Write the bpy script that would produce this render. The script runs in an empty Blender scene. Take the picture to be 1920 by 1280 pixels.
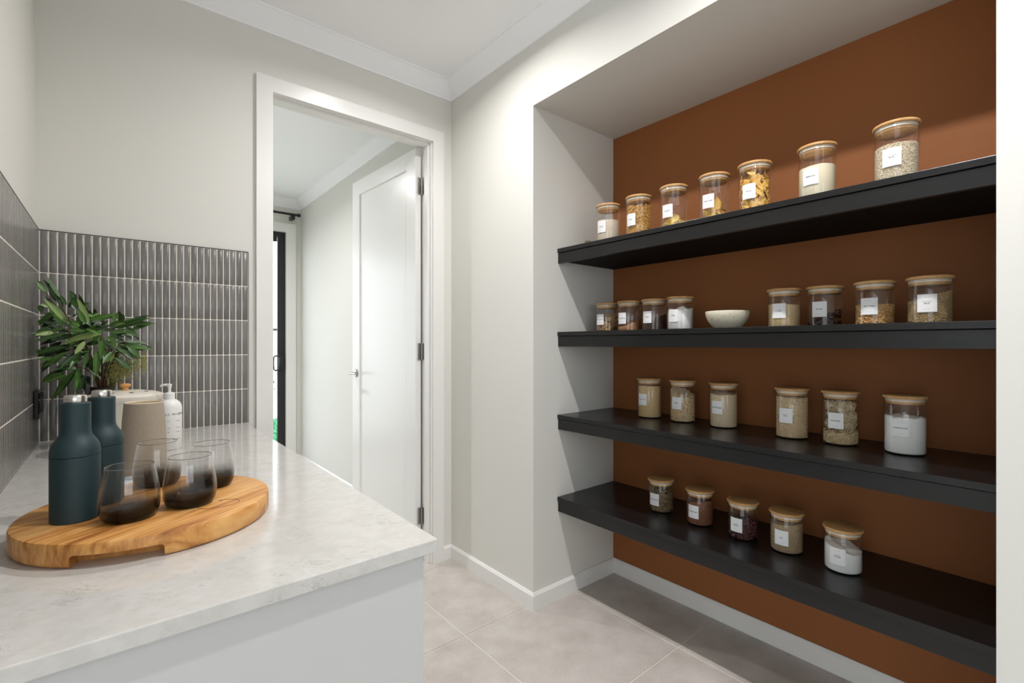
import bpy, bmesh, math, random
import numpy as np
from mathutils import Vector, Matrix, Euler
random.seed(7); np.random.seed(7)
S = bpy.context.scene
COL = S.collection
R = math.radians

# ------------------------------------------------------------------ camera
YAW = 39.596
cam_d = bpy.data.cameras.new('camera'); cam = bpy.data.objects.new('camera', cam_d); COL.objects.link(cam)
cam_d.sensor_width = 36.0; cam_d.lens = 899.15/1920*36.0
cam_d.shift_y = 4.2/1920; cam_d.clip_start = 0.02
cam.location = (0, 0, 1.25); cam.rotation_euler = (R(90), 0, R(-YAW))
S.camera = cam
# ------------------------------------------------------------------ world, light, exposure
W = bpy.data.worlds.new('sky'); S.world = W; W.use_nodes = True
bg = W.node_tree.nodes['Background']; bg.inputs[0].default_value = (0.87, 0.94, 1.0, 1); bg.inputs[1].default_value = 3.75
S.view_settings.view_transform = 'Standard'; S.view_settings.look = 'None'
S.view_settings.exposure = 0.0; S.view_settings.gamma = 1.0; S.view_settings.use_curve_mapping = False
S.cycles.use_denoising = True
S.cycles.max_bounces = 14; S.cycles.diffuse_bounces = 6; S.cycles.glossy_bounces = 5
S.cycles.transparent_max_bounces = 40; S.cycles.sample_clamp_indirect = 6.0
S.cycles.caustics_reflective = False; S.cycles.caustics_refractive = False

def portal(name, loc, rot, sx, sy):
    l = bpy.data.lights.new(name, 'AREA'); l.shape = 'RECTANGLE'; l.size = sx; l.size_y = sy
    l.cycles.is_portal = True
    o = bpy.data.objects.new(name, l); COL.objects.link(o); o.location = loc; o.rotation_euler = rot
# daylight enters through the kitchen glazing (behind the camera) and the far sliding door
portal('daylight_kitchen_side', (-4.25, -1.55, 1.1), (0, R(-90), 0), 2.1, 3.3)
portal('daylight_kitchen_end', (-0.6, -4.05, 1.55), (R(90), 0, 0), 3.0, 1.4)
portal('daylight_sliding_door', (0.2, 5.46, 1.2), (R(-90), 0, 0), 2.3, 2.35)
DOWN_W = 22.0          # watts of one downlight
DOWN_C = (1.0, 0.97, 0.96)

# ------------------------------------------------------------------ constants of the place
D, XW, XL, YN, XB, XS = 2.393, 1.517, -0.219, 1.677, 2.11, 1.676
YR = 0.136; ZC = 2.745; ZLINT = 2.372; ZB = 0.90

# ------------------------------------------------------------------ materials
def mat(name, col, rough=0.5, metal=0.0, spec=0.5, build=None, coat=0.0):
    m = bpy.data.materials.new(name); m.use_nodes = True
    b = m.node_tree.nodes['Principled BSDF']
    b.inputs['Base Color'].default_value = (*col, 1); b.inputs['Roughness'].default_value = rough
    b.inputs['Metallic'].default_value = metal; b.inputs['Specular IOR Level'].default_value = spec
    b.inputs['Coat Weight'].default_value = coat
    if build: build(m.node_tree, b)
    return m
def N(t, kind, **kw):
    n = t.nodes.new(kind)
    for k, v in kw.items(): setattr(n, k, v)
    return n
def ramp(t, fac, stops):
    r = N(t, 'ShaderNodeValToRGB'); e = r.color_ramp.elements
    while len(e) < len(stops): e.new(0.5)
    for i, (p, c) in enumerate(stops): e[i].position = p; e[i].color = (*c, 1)
    t.links.new(fac, r.inputs[0]); return r.outputs[0]
def noise(t, scale, detail=3, rough=0.5, vec=None, dist=0.0):
    n = N(t, 'ShaderNodeTexNoise'); n.inputs['Scale'].default_value = scale; n.inputs['Detail'].default_value = detail
    n.inputs['Roughness'].default_value = rough; n.inputs['Distortion'].default_value = dist
    if vec is not None: t.links.new(vec, n.inputs['Vector'])
    return n.outputs['Fac']
def coords(t, which='Object', scale=(1, 1, 1), rot=(0, 0, 0)):
    c = N(t, 'ShaderNodeTexCoord'); m = N(t, 'ShaderNodeMapping')
    m.inputs['Scale'].default_value = scale; m.inputs['Rotation'].default_value = rot
    t.links.new(c.outputs[which], m.inputs['Vector']); return m.outputs[0]
def bump(t, b, h, strength=0.2, dist=0.01):
    n = N(t, 'ShaderNodeBump'); n.inputs['Strength'].default_value = strength; n.inputs['Distance'].default_value = dist
    t.links.new(h, n.inputs['Height']); t.links.new(n.outputs[0], b.inputs['Normal'])
def lin(r, g, b):
    f = lambda c: ((c/255+0.055)/1.055)**2.4 if c > 10 else c/255/12.92
    return (f(r), f(g), f(b))
def plaster(t, b):
    bump(t, b, noise(t, 220, 2, vec=coords(t)), 0.06, 0.002)
M_wall = mat('wall_paint', lin(220, 219, 213), 0.72, build=plaster, spec=0.3)
M_brown = mat('brown_paint', lin(146, 90, 49), 0.62, build=plaster, spec=0.3)
M_ceil = mat('ceiling_paint', lin(247, 248, 250), 0.8, spec=0.2)
M_trim = mat('trim_enamel', lin(232, 231, 228), 0.30)
M_door = mat('door_enamel', lin(236, 236, 234), 0.28)

def quartz(t, b):
    v = coords(t, 'Object', (1, 1, 1), (0, 0, 0.6))
    v2 = N(t, 'ShaderNodeMapping'); v2.inputs['Scale'].default_value = (1.0, 2.6, 2.6); t.links.new(v, v2.inputs['Vector'])
    n1 = noise(t, 14, 8, 0.66, v2.outputs[0], 0.9); n2 = noise(t, 34, 5, 0.65, v)
    veins = ramp(t, n1, [(0.0, (0, 0, 0)), (0.486, (0, 0, 0)), (0.5, (1, 1, 1)), (0.511, (0, 0, 0)), (1, (0, 0, 0))])
    mask = ramp(t, noise(t, 12, 4, 0.7, v), [(0.50, (0, 0, 0)), (0.64, (1, 1, 1))])
    mm = N(t, 'ShaderNodeMath', operation='MULTIPLY'); t.links.new(veins, mm.inputs[0]); t.links.new(mask, mm.inputs[1])
    base = ramp(t, n2, [(0.35, lin(196, 194, 189)), (0.65, lin(206, 204, 200))])
    mx = N(t, 'ShaderNodeMix', data_type='RGBA'); t.links.new(mm.outputs[0], mx.inputs[0]); t.links.new(base, mx.inputs[6])
    mx.inputs[7].default_value = (*lin(154, 151, 146), 1); t.links.new(mx.outputs[2], b.inputs['Base Color'])
M_quartz = mat('quartz', lin(208, 206, 200), 0.10, build=quartz)
M_cab = mat('gloss_white_laminate', lin(198, 198, 198), 0.14)
M_kick = mat('kickboard', lin(200, 200, 200), 0.4)

def floor_tile(t, b):
    v = coords(t, 'Object'); oi = N(t, 'ShaderNodeObjectInfo')
    a = N(t, 'ShaderNodeVectorMath', operation='ADD'); t.links.new(v, a.inputs[0]); t.links.new(oi.outputs['Location'], a.inputs[1])
    f = N(t, 'ShaderNodeMath', operation='ADD'); t.links.new(noise(t, 7, 6, 0.6, a.outputs[0]), f.inputs[0])
    g = N(t, 'ShaderNodeMath', operation='MULTIPLY_ADD'); t.links.new(noise(t, 190, 3, 0.7, a.outputs[0]), g.inputs[0]); g.inputs[1].default_value = 0.9; g.inputs[2].default_value = -0.45
    t.links.new(g.outputs[0], f.inputs[1])
    t.links.new(ramp(t, f.outputs[0], [(0.22, lin(174, 166, 158)), (0.5, lin(192, 185, 178)), (0.8, lin(206, 200, 194))]), b.inputs['Base Color'])
    bump(t, b, g.outputs[0], 0.05, 0.002)
M_ftile = mat('porcelain_floor', lin(190, 182, 174), 0.42, build=floor_tile)
M_fgrout = mat('floor_grout', lin(226, 220, 212), 0.85)
M_grout = mat('wall_grout', lin(232, 226, 214), 0.8)
def glaze(t, b):
    oi = N(t, 'ShaderNodeObjectInfo'); v = coords(t, 'Object')
    a = N(t, 'ShaderNodeVectorMath', operation='ADD'); t.links.new(v, a.inputs[0]); t.links.new(oi.outputs['Location'], a.inputs[1])
    f = N(t, 'ShaderNodeMath', operation='MULTIPLY_ADD'); t.links.new(oi.outputs['Random'], f.inputs[0]); f.inputs[1].default_value = 0.32
    t.links.new(noise(t, 420, 3, 0.6, a.outputs[0]), f.inputs[2])
    t.links.new(ramp(t, f.outputs[0], [(0.25, lin(94, 92, 90)), (0.6, lin(112, 110, 107)), (1.0, lin(132, 130, 127))]), b.inputs['Base Color'])
    bump(t, b, noise(t, 300, 2, 0.5, a.outputs[0]), 0.06, 0.001)
M_glaze = mat('grey_glaze', lin(110, 108, 106), 0.22, build=glaze)
M_blacktrim = mat('black_trim', lin(30, 29, 28), 0.35)

def laminate(t, b):
    n = noise(t, 40, 4, 0.7, coords(t, 'Object', (1, 0.05, 6)))
    t.links.new(ramp(t, n, [(0.3, lin(15, 15, 16)), (0.7, lin(23, 23, 24))]), b.inputs['Base Color'])
    bump(t, b, noise(t, 900, 2, 0.5, coords(t)), 0.04, 0.0005)
M_shelf = mat('black_laminate', lin(28, 28, 29), 0.30, build=laminate)
M_under = mat('raw_black_board', lin(12, 12, 12), 0.7, spec=0.2)
M_black = mat('black_powdercoat', lin(26, 26, 27), 0.4)
M_blackgloss = mat('black_plastic', lin(18, 18, 18), 0.2)
M_steel = mat('satin_steel', lin(170, 168, 165), 0.22, 1.0)
M_chrome = mat('polished_steel', lin(225, 222, 218), 0.24, 1.0)

def arch_glass(name, tint=(0.992, 0.993, 0.988), ior=1.45, ombre=None):
    m = bpy.data.materials.new(name); m.use_nodes = True; t = m.node_tree; t.nodes.clear()
    out = N(t, 'ShaderNodeOutputMaterial'); tr = N(t, 'ShaderNodeBsdfTransparent'); gl = N(t, 'ShaderNodeBsdfGlossy')
    gl.inputs['Roughness'].default_value = 0.0; gl.inputs['Color'].default_value = (1, 1, 1, 1)
    tr.inputs['Color'].default_value = (*tint, 1)
    lw = N(t, 'ShaderNodeLayerWeight'); lw.inputs['Blend'].default_value = 0.5      # Schlick reflectance from the facing angle
    pw = N(t, 'ShaderNodeMath', operation='POWER'); t.links.new(lw.outputs['Facing'], pw.inputs[0]); pw.inputs[1].default_value = 4.2
    ma = N(t, 'ShaderNodeMath', operation='MULTIPLY_ADD'); t.links.new(pw.outputs[0], ma.inputs[0]); ma.inputs[1].default_value = 0.75; ma.inputs[2].default_value = 0.030
    mx = N(t, 'ShaderNodeMixShader'); t.links.new(ma.outputs[0], mx.inputs[0]); t.links.new(tr.outputs[0], mx.inputs[1]); t.links.new(gl.outputs[0], mx.inputs[2])
    t.links.new(mx.outputs[0], out.inputs[0])
    if ombre:
        c = N(t, 'ShaderNodeTexCoord'); s = N(t, 'ShaderNodeSeparateXYZ'); t.links.new(c.outputs['Object'], s.inputs[0])
        mr = N(t, 'ShaderNodeMapRange'); mr.inputs['From Min'].default_value = 0; mr.inputs['From Max'].default_value = 0.1
        t.links.new(s.outputs['Z'], mr.inputs['Value'])
        t.links.new(ramp(t, mr.outputs[0], ombre), tr.inputs['Color'])
    return m
M_glass = arch_glass('jar_glass')
M_pane = arch_glass('window_glass', (0.98, 0.985, 0.985))
M_smoke = arch_glass('smoked_glass', ombre=[(0.0, (0.09, 0.08, 0.075)), (0.10, (0.14, 0.13, 0.12)), (0.17, (0.36, 0.34, 0.33)), (0.27, (0.72, 0.71, 0.70)), (0.40, (0.94, 0.94, 0.94)), (0.55, (0.992, 0.992, 0.992))])

M_rim = mat('glass_rim', lin(120, 118, 116), 0.08, spec=0.8); M_rim.node_tree.nodes['Principled BSDF'].inputs['Alpha'].default_value = 0.55
def bamboo(t, b):
    v = coords(t, 'Object', (60, 6, 60)); oi = N(t, 'ShaderNodeObjectInfo')
    a = N(t, 'ShaderNodeVectorMath', operation='ADD'); t.links.new(v, a.inputs[0])
    sc = N(t, 'ShaderNodeVectorMath', operation='SCALE'); t.links.new(oi.outputs['Location'], sc.inputs[0]); sc.inputs['Scale'].default_value = 30; t.links.new(sc.outputs[0], a.inputs[1])
    t.links.new(ramp(t, noise(t, 1.0, 4, 0.6, a.outputs[0]), [(0.3, lin(182, 132, 78)), (0.55, lin(208, 162, 106)), (0.8, lin(224, 184, 132))]), b.inputs['Base Color'])
M_bamboo = mat('bamboo', lin(205, 155, 100), 0.45, build=bamboo)
M_seal = mat('silicone_seal', lin(226, 216, 202), 0.45)
M_paper = mat('label_paper', lin(236, 236, 236), 0.7)
M_ink = mat('ink', lin(18, 18, 20), 0.7)
M_greyink = mat('grey_ink', lin(120, 120, 122), 0.7)

def teak(t, b):
    v = coords(t, 'Object', (1, 1, 1), (0, 0, R(-34)))
    m2 = N(t, 'ShaderNodeMapping'); m2.inputs['Scale'].default_value = (3, 34, 14); t.links.new(v, m2.inputs['Vector'])
    n1 = noise(t, 1.0, 5, 0.65, m2.outputs[0], 0.8)
    m3 = N(t, 'ShaderNodeMapping'); m3.inputs['Scale'].default_value = (5, 90, 30); t.links.new(v, m3.inputs['Vector'])
    n2 = noise(t, 1.0, 3, 0.6, m3.outputs[0])
    f = N(t, 'ShaderNodeMath', operation='MULTIPLY_ADD'); t.links.new(n2, f.inputs[0]); f.inputs[1].default_value = 0.45; t.links.new(n1, f.inputs[2])
    t.links.new(ramp(t, f.outputs[0], [(0.45, lin(116, 66, 26)), (0.58, lin(168, 108, 50)), (0.74, lin(206, 148, 80)), (0.92, lin(222, 174, 110))]), b.inputs['Base Color'])
    bump(t, b, f.outputs[0], 0.08, 0.002)
M_teak = mat('teak', lin(195, 138, 75), 0.42, build=teak)
M_engrave = mat('engraved_line', lin(96, 56, 26), 0.7)
def fine_rubber(t, b): bump(t, b, noise(t, 1500, 2, 0.5, coords(t)), 0.12, 0.0006)
M_teal = mat('dark_teal_rubber', lin(25, 49, 54), 0.55, build=fine_rubber)
def stoneware(t, b):
    n = noise(t, 420, 4, 0.65, coords(t)); t.links.new(ramp(t, n, [(0.3, lin(150, 137, 120)), (0.7, lin(170, 157, 140))]), b.inputs['Base Color'])
    bump(t, b, n, 0.15, 0.002)
M_stone = mat('stoneware', lin(160, 148, 132), 0.7, build=stoneware)
M_cream = mat('cream_glaze', lin(222, 206, 180), 0.25)
M_enamel = mat('cream_enamel', lin(226, 220, 208), 0.3)
M_whiteplastic = mat('white_plastic', lin(234, 233, 230), 0.35)
M_knob = mat('turned_wood', lin(206, 150, 84), 0.4)
M_darkvase = mat('dark_ceramic', lin(48, 38, 30), 0.4)
M_bark = mat('bark', lin(92, 66, 42), 0.8)
def speckle(t, b):
    v = N(t, 'ShaderNodeTexVoronoi'); v.inputs['Scale'].default_value = 75; t.links.new(coords(t), v.inputs['Vector'])
    c = ramp(t, v.outputs['Distance'], [(0.0, lin(70, 60, 48)), (0.10, lin(84, 72, 58)), (0.15, lin(214, 206, 182)), (1, lin(222, 215, 194))])
    t.links.new(c, b.inputs['Base Color'])
M_speckle = mat('speckled_stoneware', lin(218, 210, 188), 0.4, build=speckle)

def leafm(name, c1, c2, rib):
    def f(t, b):
        oi = N(t, 'ShaderNodeObjectInfo'); c = N(t, 'ShaderNodeTexCoord'); s = N(t, 'ShaderNodeSeparateXYZ'); t.links.new(c.outputs['Object'], s.inputs[0])
        ab = N(t, 'ShaderNodeMath', operation='ABSOLUTE'); t.links.new(s.outputs['X'], ab.inputs[0])
        mid = ramp(t, ab.outputs[0], [(0.0, (0.7, 0.7, 0.7)), (0.003, (0.5, 0.5, 0.5)), (0.010, (0, 0, 0)), (1, (0, 0, 0))])
        mx0 = N(t, 'ShaderNodeMix', data_type='RGBA'); t.links.new(oi.outputs['Random'], mx0.inputs[0]); mx0.inputs[6].default_value = (*c1, 1); mx0.inputs[7].default_value = (*c2, 1)
        mx = N(t, 'ShaderNodeMix', data_type='RGBA'); t.links.new(mid, mx.inputs[0]); t.links.new(mx0.outputs[2], mx.inputs[6]); mx.inputs[7].default_value = (*rib, 1)
        t.links.new(mx.outputs[2], b.inputs['Base Color'])
    return mat(name, c1, 0.32, build=f)
M_leaf = leafm('leaf_green', lin(42, 74, 30), lin(82, 122, 52), lin(120, 148, 84))
M_leafdark = leafm('leaf_dark', lin(24, 46, 20), lin(38, 66, 28), lin(70, 96, 52))
M_leafpale = leafm('leaf_pale', lin(112, 138, 78), lin(136, 158, 96), lin(168, 182, 128))
M_seed = mat('seed_spray', lin(150, 146, 74), 0.6)

def island(name, c1, c2, rough=0.5, c3=None):
    def f(t, b):
        g = N(t, 'ShaderNodeNewGeometry')
        st = [(0.0, c1), (1.0, c2)] if c3 is None else [(0.0, c1), (0.5, c2), (1.0, c3)]
        t.links.new(ramp(t, g.outputs['Random Per Island'], st), b.inputs['Base Color'])
    return mat(name, c1, rough, build=f)
def powder(name, c1, c2, scale=500, b_=0.3):
    def f(t, b):
        n = noise(t, scale, 3, 0.7, coords(t)); t.links.new(ramp(t, n, [(0.3, c1), (0.7, c2)]), b.inputs['Base Color'])
        bump(t, b, n, b_, 0.002)
    return mat(name, c1, 0.85, build=f)

# ------------------------------------------------------------------ mesh helpers
class MB:
    def __init__(s): s.v = []; s.f = []
    def add(s, vs, fs):
        o = len(s.v); s.v += [tuple(p) for p in vs]; s.f += [tuple(i+o for i in f) for f in fs]; return s
    def box(s, x0, x1, y0, y1, z0, z1, b=0.0):
        if b <= 0:
            return s.add([(x0,y0,z0),(x1,y0,z0),(x1,y1,z0),(x0,y1,z0),(x0,y0,z1),(x1,y0,z1),(x1,y1,z1),(x0,y1,z1)],
                         [(0,3,2,1),(4,5,6,7),(0,1,5,4),(1,2,6,5),(2,3,7,6),(3,0,4,7)])
        bm = bmesh.new(); bmesh.ops.create_cube(bm, size=1)
        for v in bm.verts: v.co = Vector(((x0+x1)/2+v.co.x*(x1-x0), (y0+y1)/2+v.co.y*(y1-y0), (z0+z1)/2+v.co.z*(z1-z0)))
        bmesh.ops.bevel(bm, geom=bm.edges[:], offset=b, segments=2, profile=0.5, affect='EDGES')
        bm.verts.index_update(); s.add([v.co[:] for v in bm.verts], [[v.index for v in f.verts] for f in bm.faces]); bm.free(); return s
    def lathe(s, prof, n=32, c=(0, 0, 0), wob=None, cap=True):
        """prof: (r,z) from bottom axis outwards; r==0 points collapse"""
        vs = []; fs = []; rings = []
        for r, z in prof:
            if r <= 1e-7: rings.append([len(vs)]); vs.append((c[0], c[1], c[2]+z))
            else:
                rings.append(list(range(len(vs), len(vs)+n)))
                for k in range(n):
                    a = 2*math.pi*k/n; rr = r*(wob(a, z) if wob else 1)
                    vs.append((c[0]+rr*math.cos(a), c[1]+rr*math.sin(a), c[2]+z))
        for a, b in zip(rings[:-1], rings[1:]):
            for k in range(n):
                k2 = (k+1) % n
                if len(a) == 1 and len(b) == 1: continue
                if len(a) == 1: fs.append((a[0], b[k2], b[k]))
                elif len(b) == 1: fs.append((a[k], a[k2], b[0]))
                else: fs.append((a[k], a[k2], b[k2], b[k]))
        return s.add(vs, fs)
    def tube(s, pts, rad, n=8, caps=True):
        pts = [Vector(p) for p in pts]; rs = rad if hasattr(rad, '__len__') else [rad]*len(pts)
        vs = []; fs = []; up = None
        for i, p in enumerate(pts):
            d = (pts[min(i+1, len(pts)-1)]-pts[max(i-1, 0)]).normalized()
            if up is None:
                up = Vector((0, 0, 1)) if abs(d.z) < 0.9 else Vector((1, 0, 0))
            x = d.cross(up)
            if x.length < 1e-6: x = d.orthogonal()
            x.normalize(); y = x.cross(d).normalized(); up = y
            for k in range(n):
                a = 2*math.pi*k/n; vs.append(p+x*math.cos(a)*rs[i]+y*math.sin(a)*rs[i])
        m = len(pts)
        for i in range(m-1):
            for k in range(n):
                k2 = (k+1) % n; fs.append((i*n+k, i*n+k2, (i+1)*n+k2, (i+1)*n+k))
        if caps: fs.append(tuple(range(n))[::-1]); fs.append(tuple(range((m-1)*n, m*n)))
        return s.add(vs, fs)
    def sweep(s, prof, p0, p1, out, m0=0, m1=0):
        """extrude a closed (u,z) profile from p0 to p1 ; u measured along unit vector out"""
        n = len(prof); vs = []; L = math.hypot(p1[0]-p0[0], p1[1]-p0[1]); d = ((p1[0]-p0[0])/L, (p1[1]-p0[1])/L)
        for p, k in ((p0, -m0), (p1, m1)):      # mitre: +1 outside corner, -1 inside corner
            for u, z in prof: vs.append((p[0]+out[0]*u+d[0]*u*k, p[1]+out[1]*u+d[1]*u*k, z))
        fs = [(k, (k+1) % n, n+(k+1) % n, n+k) for k in range(n)] + [tuple(range(n))[::-1], tuple(range(n, 2*n))]
        return s.add(vs, fs)
    def mesh(s, name):
        m = bpy.data.meshes.new(name); m.from_pydata(s.v, [], s.f)
        bm = bmesh.new(); bm.from_mesh(m); bmesh.ops.recalc_face_normals(bm, faces=bm.faces); bm.to_mesh(m); bm.free(); m.update(); return m
    def build(s, name, m, parent=None, smooth=False, loc=None, rot=None, ang=35):
        me = s.mesh(name); return obj(name, me, m, parent, smooth, loc, rot, ang)
def obj(name, me, m=None, parent=None, smooth=False, loc=None, rot=None, ang=35):
    if m is not None and not me.materials: me.materials.append(m)
    if smooth:
        me.polygons.foreach_set('use_smooth', [True]*len(me.polygons)); me.set_sharp_from_angle(angle=R(ang))
    o = bpy.data.objects.new(name, me); COL.objects.link(o)
    if parent: o.parent = parent
    if loc is not None: o.location = loc
    if rot is not None: o.rotation_euler = rot
    return o
def tag(o, label, cat, group=None, kind=None):
    o['label'] = label; o['category'] = cat
    if group: o['group'] = group
    if kind: o['kind'] = kind
    return o
def thing(name, loc, label, cat, group=None, rz=0):
    o = bpy.data.objects.new(name, None); COL.objects.link(o); o.location = loc; o.rotation_euler = (0, 0, rz); o.empty_display_size = 0.05
    return tag(o, label, cat, group)
def struct(o): o['kind'] = 'structure'; return o
def sempty(name, loc=(0, 0, 0)):
    o = bpy.data.objects.new(name, None); COL.objects.link(o); o.location = loc; o.empty_display_size = 0.05; return struct(o)
def evaluated_mesh(o, name):
    dg = bpy.context.evaluated_depsgraph_get(); return bpy.data.meshes.new_from_object(o.evaluated_get(dg))

# ------------------------------------------------------------------ the room shell
floor = struct(MB().box(-4.3, 2.25, -4.1, 5.60, -0.10, -0.0025).build('floor', M_fgrout))
PX, PY, GX, GY, JW = 0.628, 0.624, 1.157, 1.712, 0.0023
cuts = {}
def floor_piece(x0, x1, y0, y1):
    key = (round(x1-x0, 4), round(y1-y0, 4))
    if key not in cuts:
        w, h = (x1-x0)/2, (y1-y0)/2; e = 0.0012
        cuts[key] = MB().add([(-w,-h,-0.004),(w,-h,-0.004),(w,h,-0.004),(-w,h,-0.004),(-w,-h,-e),(w,-h,-e),(w,h,-e),(-w,h,-e),(-w+e,-h+e,0),(w-e,-h+e,0),(w-e,h-e,0),(-w+e,h-e,0)],
            [(0,1,5,4),(1,2,6,5),(2,3,7,6),(3,0,4,7),(4,5,9,8),(5,6,10,9),(6,7,11,10),(7,4,8,11),(8,9,10,11)]).mesh('tile')
    obj('tile', cuts[key], M_ftile, floor, loc=((x0+x1)/2, (y0+y1)/2, 0))
for i in range(-9, 3):
    for j in range(-9, 7):
        x0, x1 = GX+PX*(i-1)+JW, GX+PX*i-JW; y0, y1 = GY+PY*(j-1)+JW, GY+PY*j-JW
        x0, x1 = max(x0, -4.2), min(x1, XB); y0, y1 = max(y0, -4.0), min(y1, 5.34)
        if x1-x0 < 0.02 or y1-y0 < 0.02: continue
        if x0 > XW and (y0 > YN or y1 < YR): continue
        if x1 < XL-0.1 and y0 > 0.8: continue
        floor_piece(x0, x1, y0, y1)
ceiling = struct(MB().box(-4.3, 2.25, -4.1, 5.55, ZC, ZC+0.12).build('ceiling', M_ceil))

# door wall with the opening
OX0, OX1, OZ = 0.548, 1.3815, 2.392
wall_back = struct(MB().box(XL-0.1, OX0-0.02, D, 2.49, 0, ZC).box(OX1+0.02, XW, D, 2.49, 0, ZC).box(OX0-0.02, OX1+0.02, D, 2.49, OZ+0.02, ZC).build('wall_back', M_wall))
wall_left = struct(MB().box(XL-0.1, XL, 0.70, D, 0, ZC).build('wall_left', M_wall))
wall_right = struct(MB().box(XW, 2.25, YN, 5.45, 0, ZC).box(XW, 2.25, -4.1, YR, 0, ZC).box(XW, 2.25, YR, YN, ZLINT, ZC).build('wall_right', M_wall))
wall_niche = struct(MB().box(XB, 2.25, YR, YN, 0, ZLINT).build('wall_niche', M_brown))
# far room
wall_far = struct(MB().box(-1.9, -1.03, 5.349, 5.45, 0, ZC).box(1.392, XW, 5.349, 5.45, 0, ZC).box(-1.03, 1.392, 5.349, 5.45, 2.43, ZC).build('wall_far', M_wall))
wall_far_left = struct(MB().box(-1.9, -1.8, 2.49, 5.349, 0, ZC).box(-1.8, XL-0.1, 2.40, 2.49, 0, ZC).build('wall_far_left', M_wall))
# kitchen behind the camera
struct(MB().box(-4.3, XL-0.1, 0.70, 0.80, 0, ZC).build('wall_kitchen', M_wall))
struct(MB().box(-4.3, -4.2, -4.1, -3.2, 0, ZC).box(-4.3, -4.2, 0.10, 0.70, 0, ZC).box(-4.3, -4.2, -3.2, 0.10, 2.15, ZC).box(-4.3, -4.2, -3.2, 0.10, 0, 0.05).build('wall_window_side', M_wall))
struct(MB().box(-4.2, -2.1, -4.1, -4.0, 0, ZC).box(0.9, XW, -4.1, -4.0, 0, ZC).box(-2.1, 0.9, -4.1, -4.0, 0, 0.85).box(-2.1, 0.9, -4.1, -4.0, 2.25, ZC).build('wall_front', M_wall))
w1 = sempty('window_1', (-4.25, -1.55, 0.05))
for y in (-1.65, -0.55, 0.55, 1.65): MB().box(-0.03, 0.03, max(y-0.04, -1.65), min(y+0.04, 1.65), 0.05, 2.04).build('mullion', M_black, w1)
MB().box(-0.03, 0.03, -1.65, 1.65, 2.04, 2.10).build('head', M_black, w1); MB().box(-0.03, 0.03, -1.65, 1.65, 0, 0.05).build('sill', M_black, w1)
w2 = sempty('window_2', (-0.6, -4.05, 0.85))
for x in (-1.5, 0.0, 1.5): MB().box(max(x-0.03, -1.5), min(x+0.03, 1.5), -0.03, 0.03, 0.05, 1.35).build('mullion', M_black, w2)
MB().box(-1.5, 1.5, -0.03, 0.03, 1.35, 1.40).build('head', M_black, w2); MB().box(-1.5, 1.5, -0.03, 0.03, 0, 0.05).build('sill', M_black, w2)

# cornices
CP = [(0, 2.665), (0.007, 2.665), (0.009, 2.672), (0.020, 2.682), (0.034, 2.697), (0.050, 2.716), (0.064, 2.731), (0.072, 2.7365), (0.079, 2.7375), (0.080, ZC), (0, ZC)]
def cornice(name, runs):
    b = MB()
    for r in runs: b.sweep(CP, *r)
    struct(b.build(name, M_ceil, smooth=True, ang=20))
cornice('trim_1', [((XL, D), (XW, D), (0, -1), -1, -1)])
cornice('trim_2', [((XW, D), (XW, -4.0), (-1, 0), -1, 0)])
cornice('trim_3', [((XL, 0.70), (XL, D), (1, 0), 0, -1)])
cornice('trim_4', [((-1.8, 5.349), (XW, 5.349), (0, -1), -1, -1), ((XW, 2.49), (XW, 5.349), (-1, 0), -1, -1), ((-1.8, 2.49), (XW, 2.49), (0, 1), -1, -1)])
# baseboards
BP = [(0, 0), (0.013, 0), (0.013, 0.066), (0.005, 0.078), (0, 0.078)]
def base(name, p0, p1, out, m0=0, m1=0): struct(MB().sweep(BP, p0, p1, out, m0, m1).build(name, M_trim))
base('baseboard_right', (XW, D), (XW, YN), (-1, 0), -1, 1)
base('baseboard_niche_side', (XW, YN), (XB, YN), (0, -1), 1, -1)
base('baseboard_niche', (XB, YN), (XB, YR), (-1, 0), -1, -1)
base('baseboard_right_front', (XW, YR), (XW, -4.0), (-1, 0), 1, 0)
base('baseboard_niche_front', (XB, YR), (XW, YR), (0, 1), -1, 1)
base('baseboard_back', (1.4570, D), (XW, D), (0, -1), 0, -1)
base('baseboard_far_right', (XW, 2.51), (XW, 3.95), (-1, 0))
base('baseboard_far_right_end', (XW, 3.952), (XW, 5.349), (-1, 0), 0, -1)
base('baseboard_far', (1.466, 5.349), (XW, 5.349), (0, -1), 0, -1)

# ------------------------------------------------------------------ doorway, frame and open leaf
door1 = sempty('door_1', (0, 0, 0))
def architrave(parent, x0, x1, ztop, yf, w=0.066, t=0.018, s=-1, z0=0.0):
    y0, y1 = sorted((yf, yf+s*t)); b = 0.0
    MB().box(x0-w, x0, y0, y1, z0, ztop+w, b).build('architrave', M_trim, parent)
    MB().box(x1, x1+w, y0, y1, z0, ztop+w, b).build('architrave', M_trim, parent)
    MB().box(x0, x1, y0, y1, ztop, ztop+w, b).build('architrave', M_trim, parent)
architrave(door1, 0.5535, 1.3885, OZ+0.004, D-0.0002, 0.068)
architrave(door1, 0.5535, 1.3885, OZ+0.004, 2.4902, 0.068, s=1)
MB().box(OX0-0.02, OX0, D, 2.49, 0, OZ, 0.001).build('jamb', M_trim, door1)
MB().box(OX1, OX1+0.02, D, 2.49, 0, OZ, 0.001).build('jamb', M_trim, door1)
MB().box(OX0-0.02, OX1+0.02, D, 2.49, OZ, OZ+0.02, 0.001).build('jamb', M_trim, door1)
MB().box(OX0, OX0+0.012, D+0.018, D+0.057, 0, OZ, 0.001).build('door_stop', M_trim, door1)
MB().box(OX1-0.012, OX1, D+0.018, D+0.057, 0, OZ, 0.001).build('door_stop', M_trim, door1)
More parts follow.
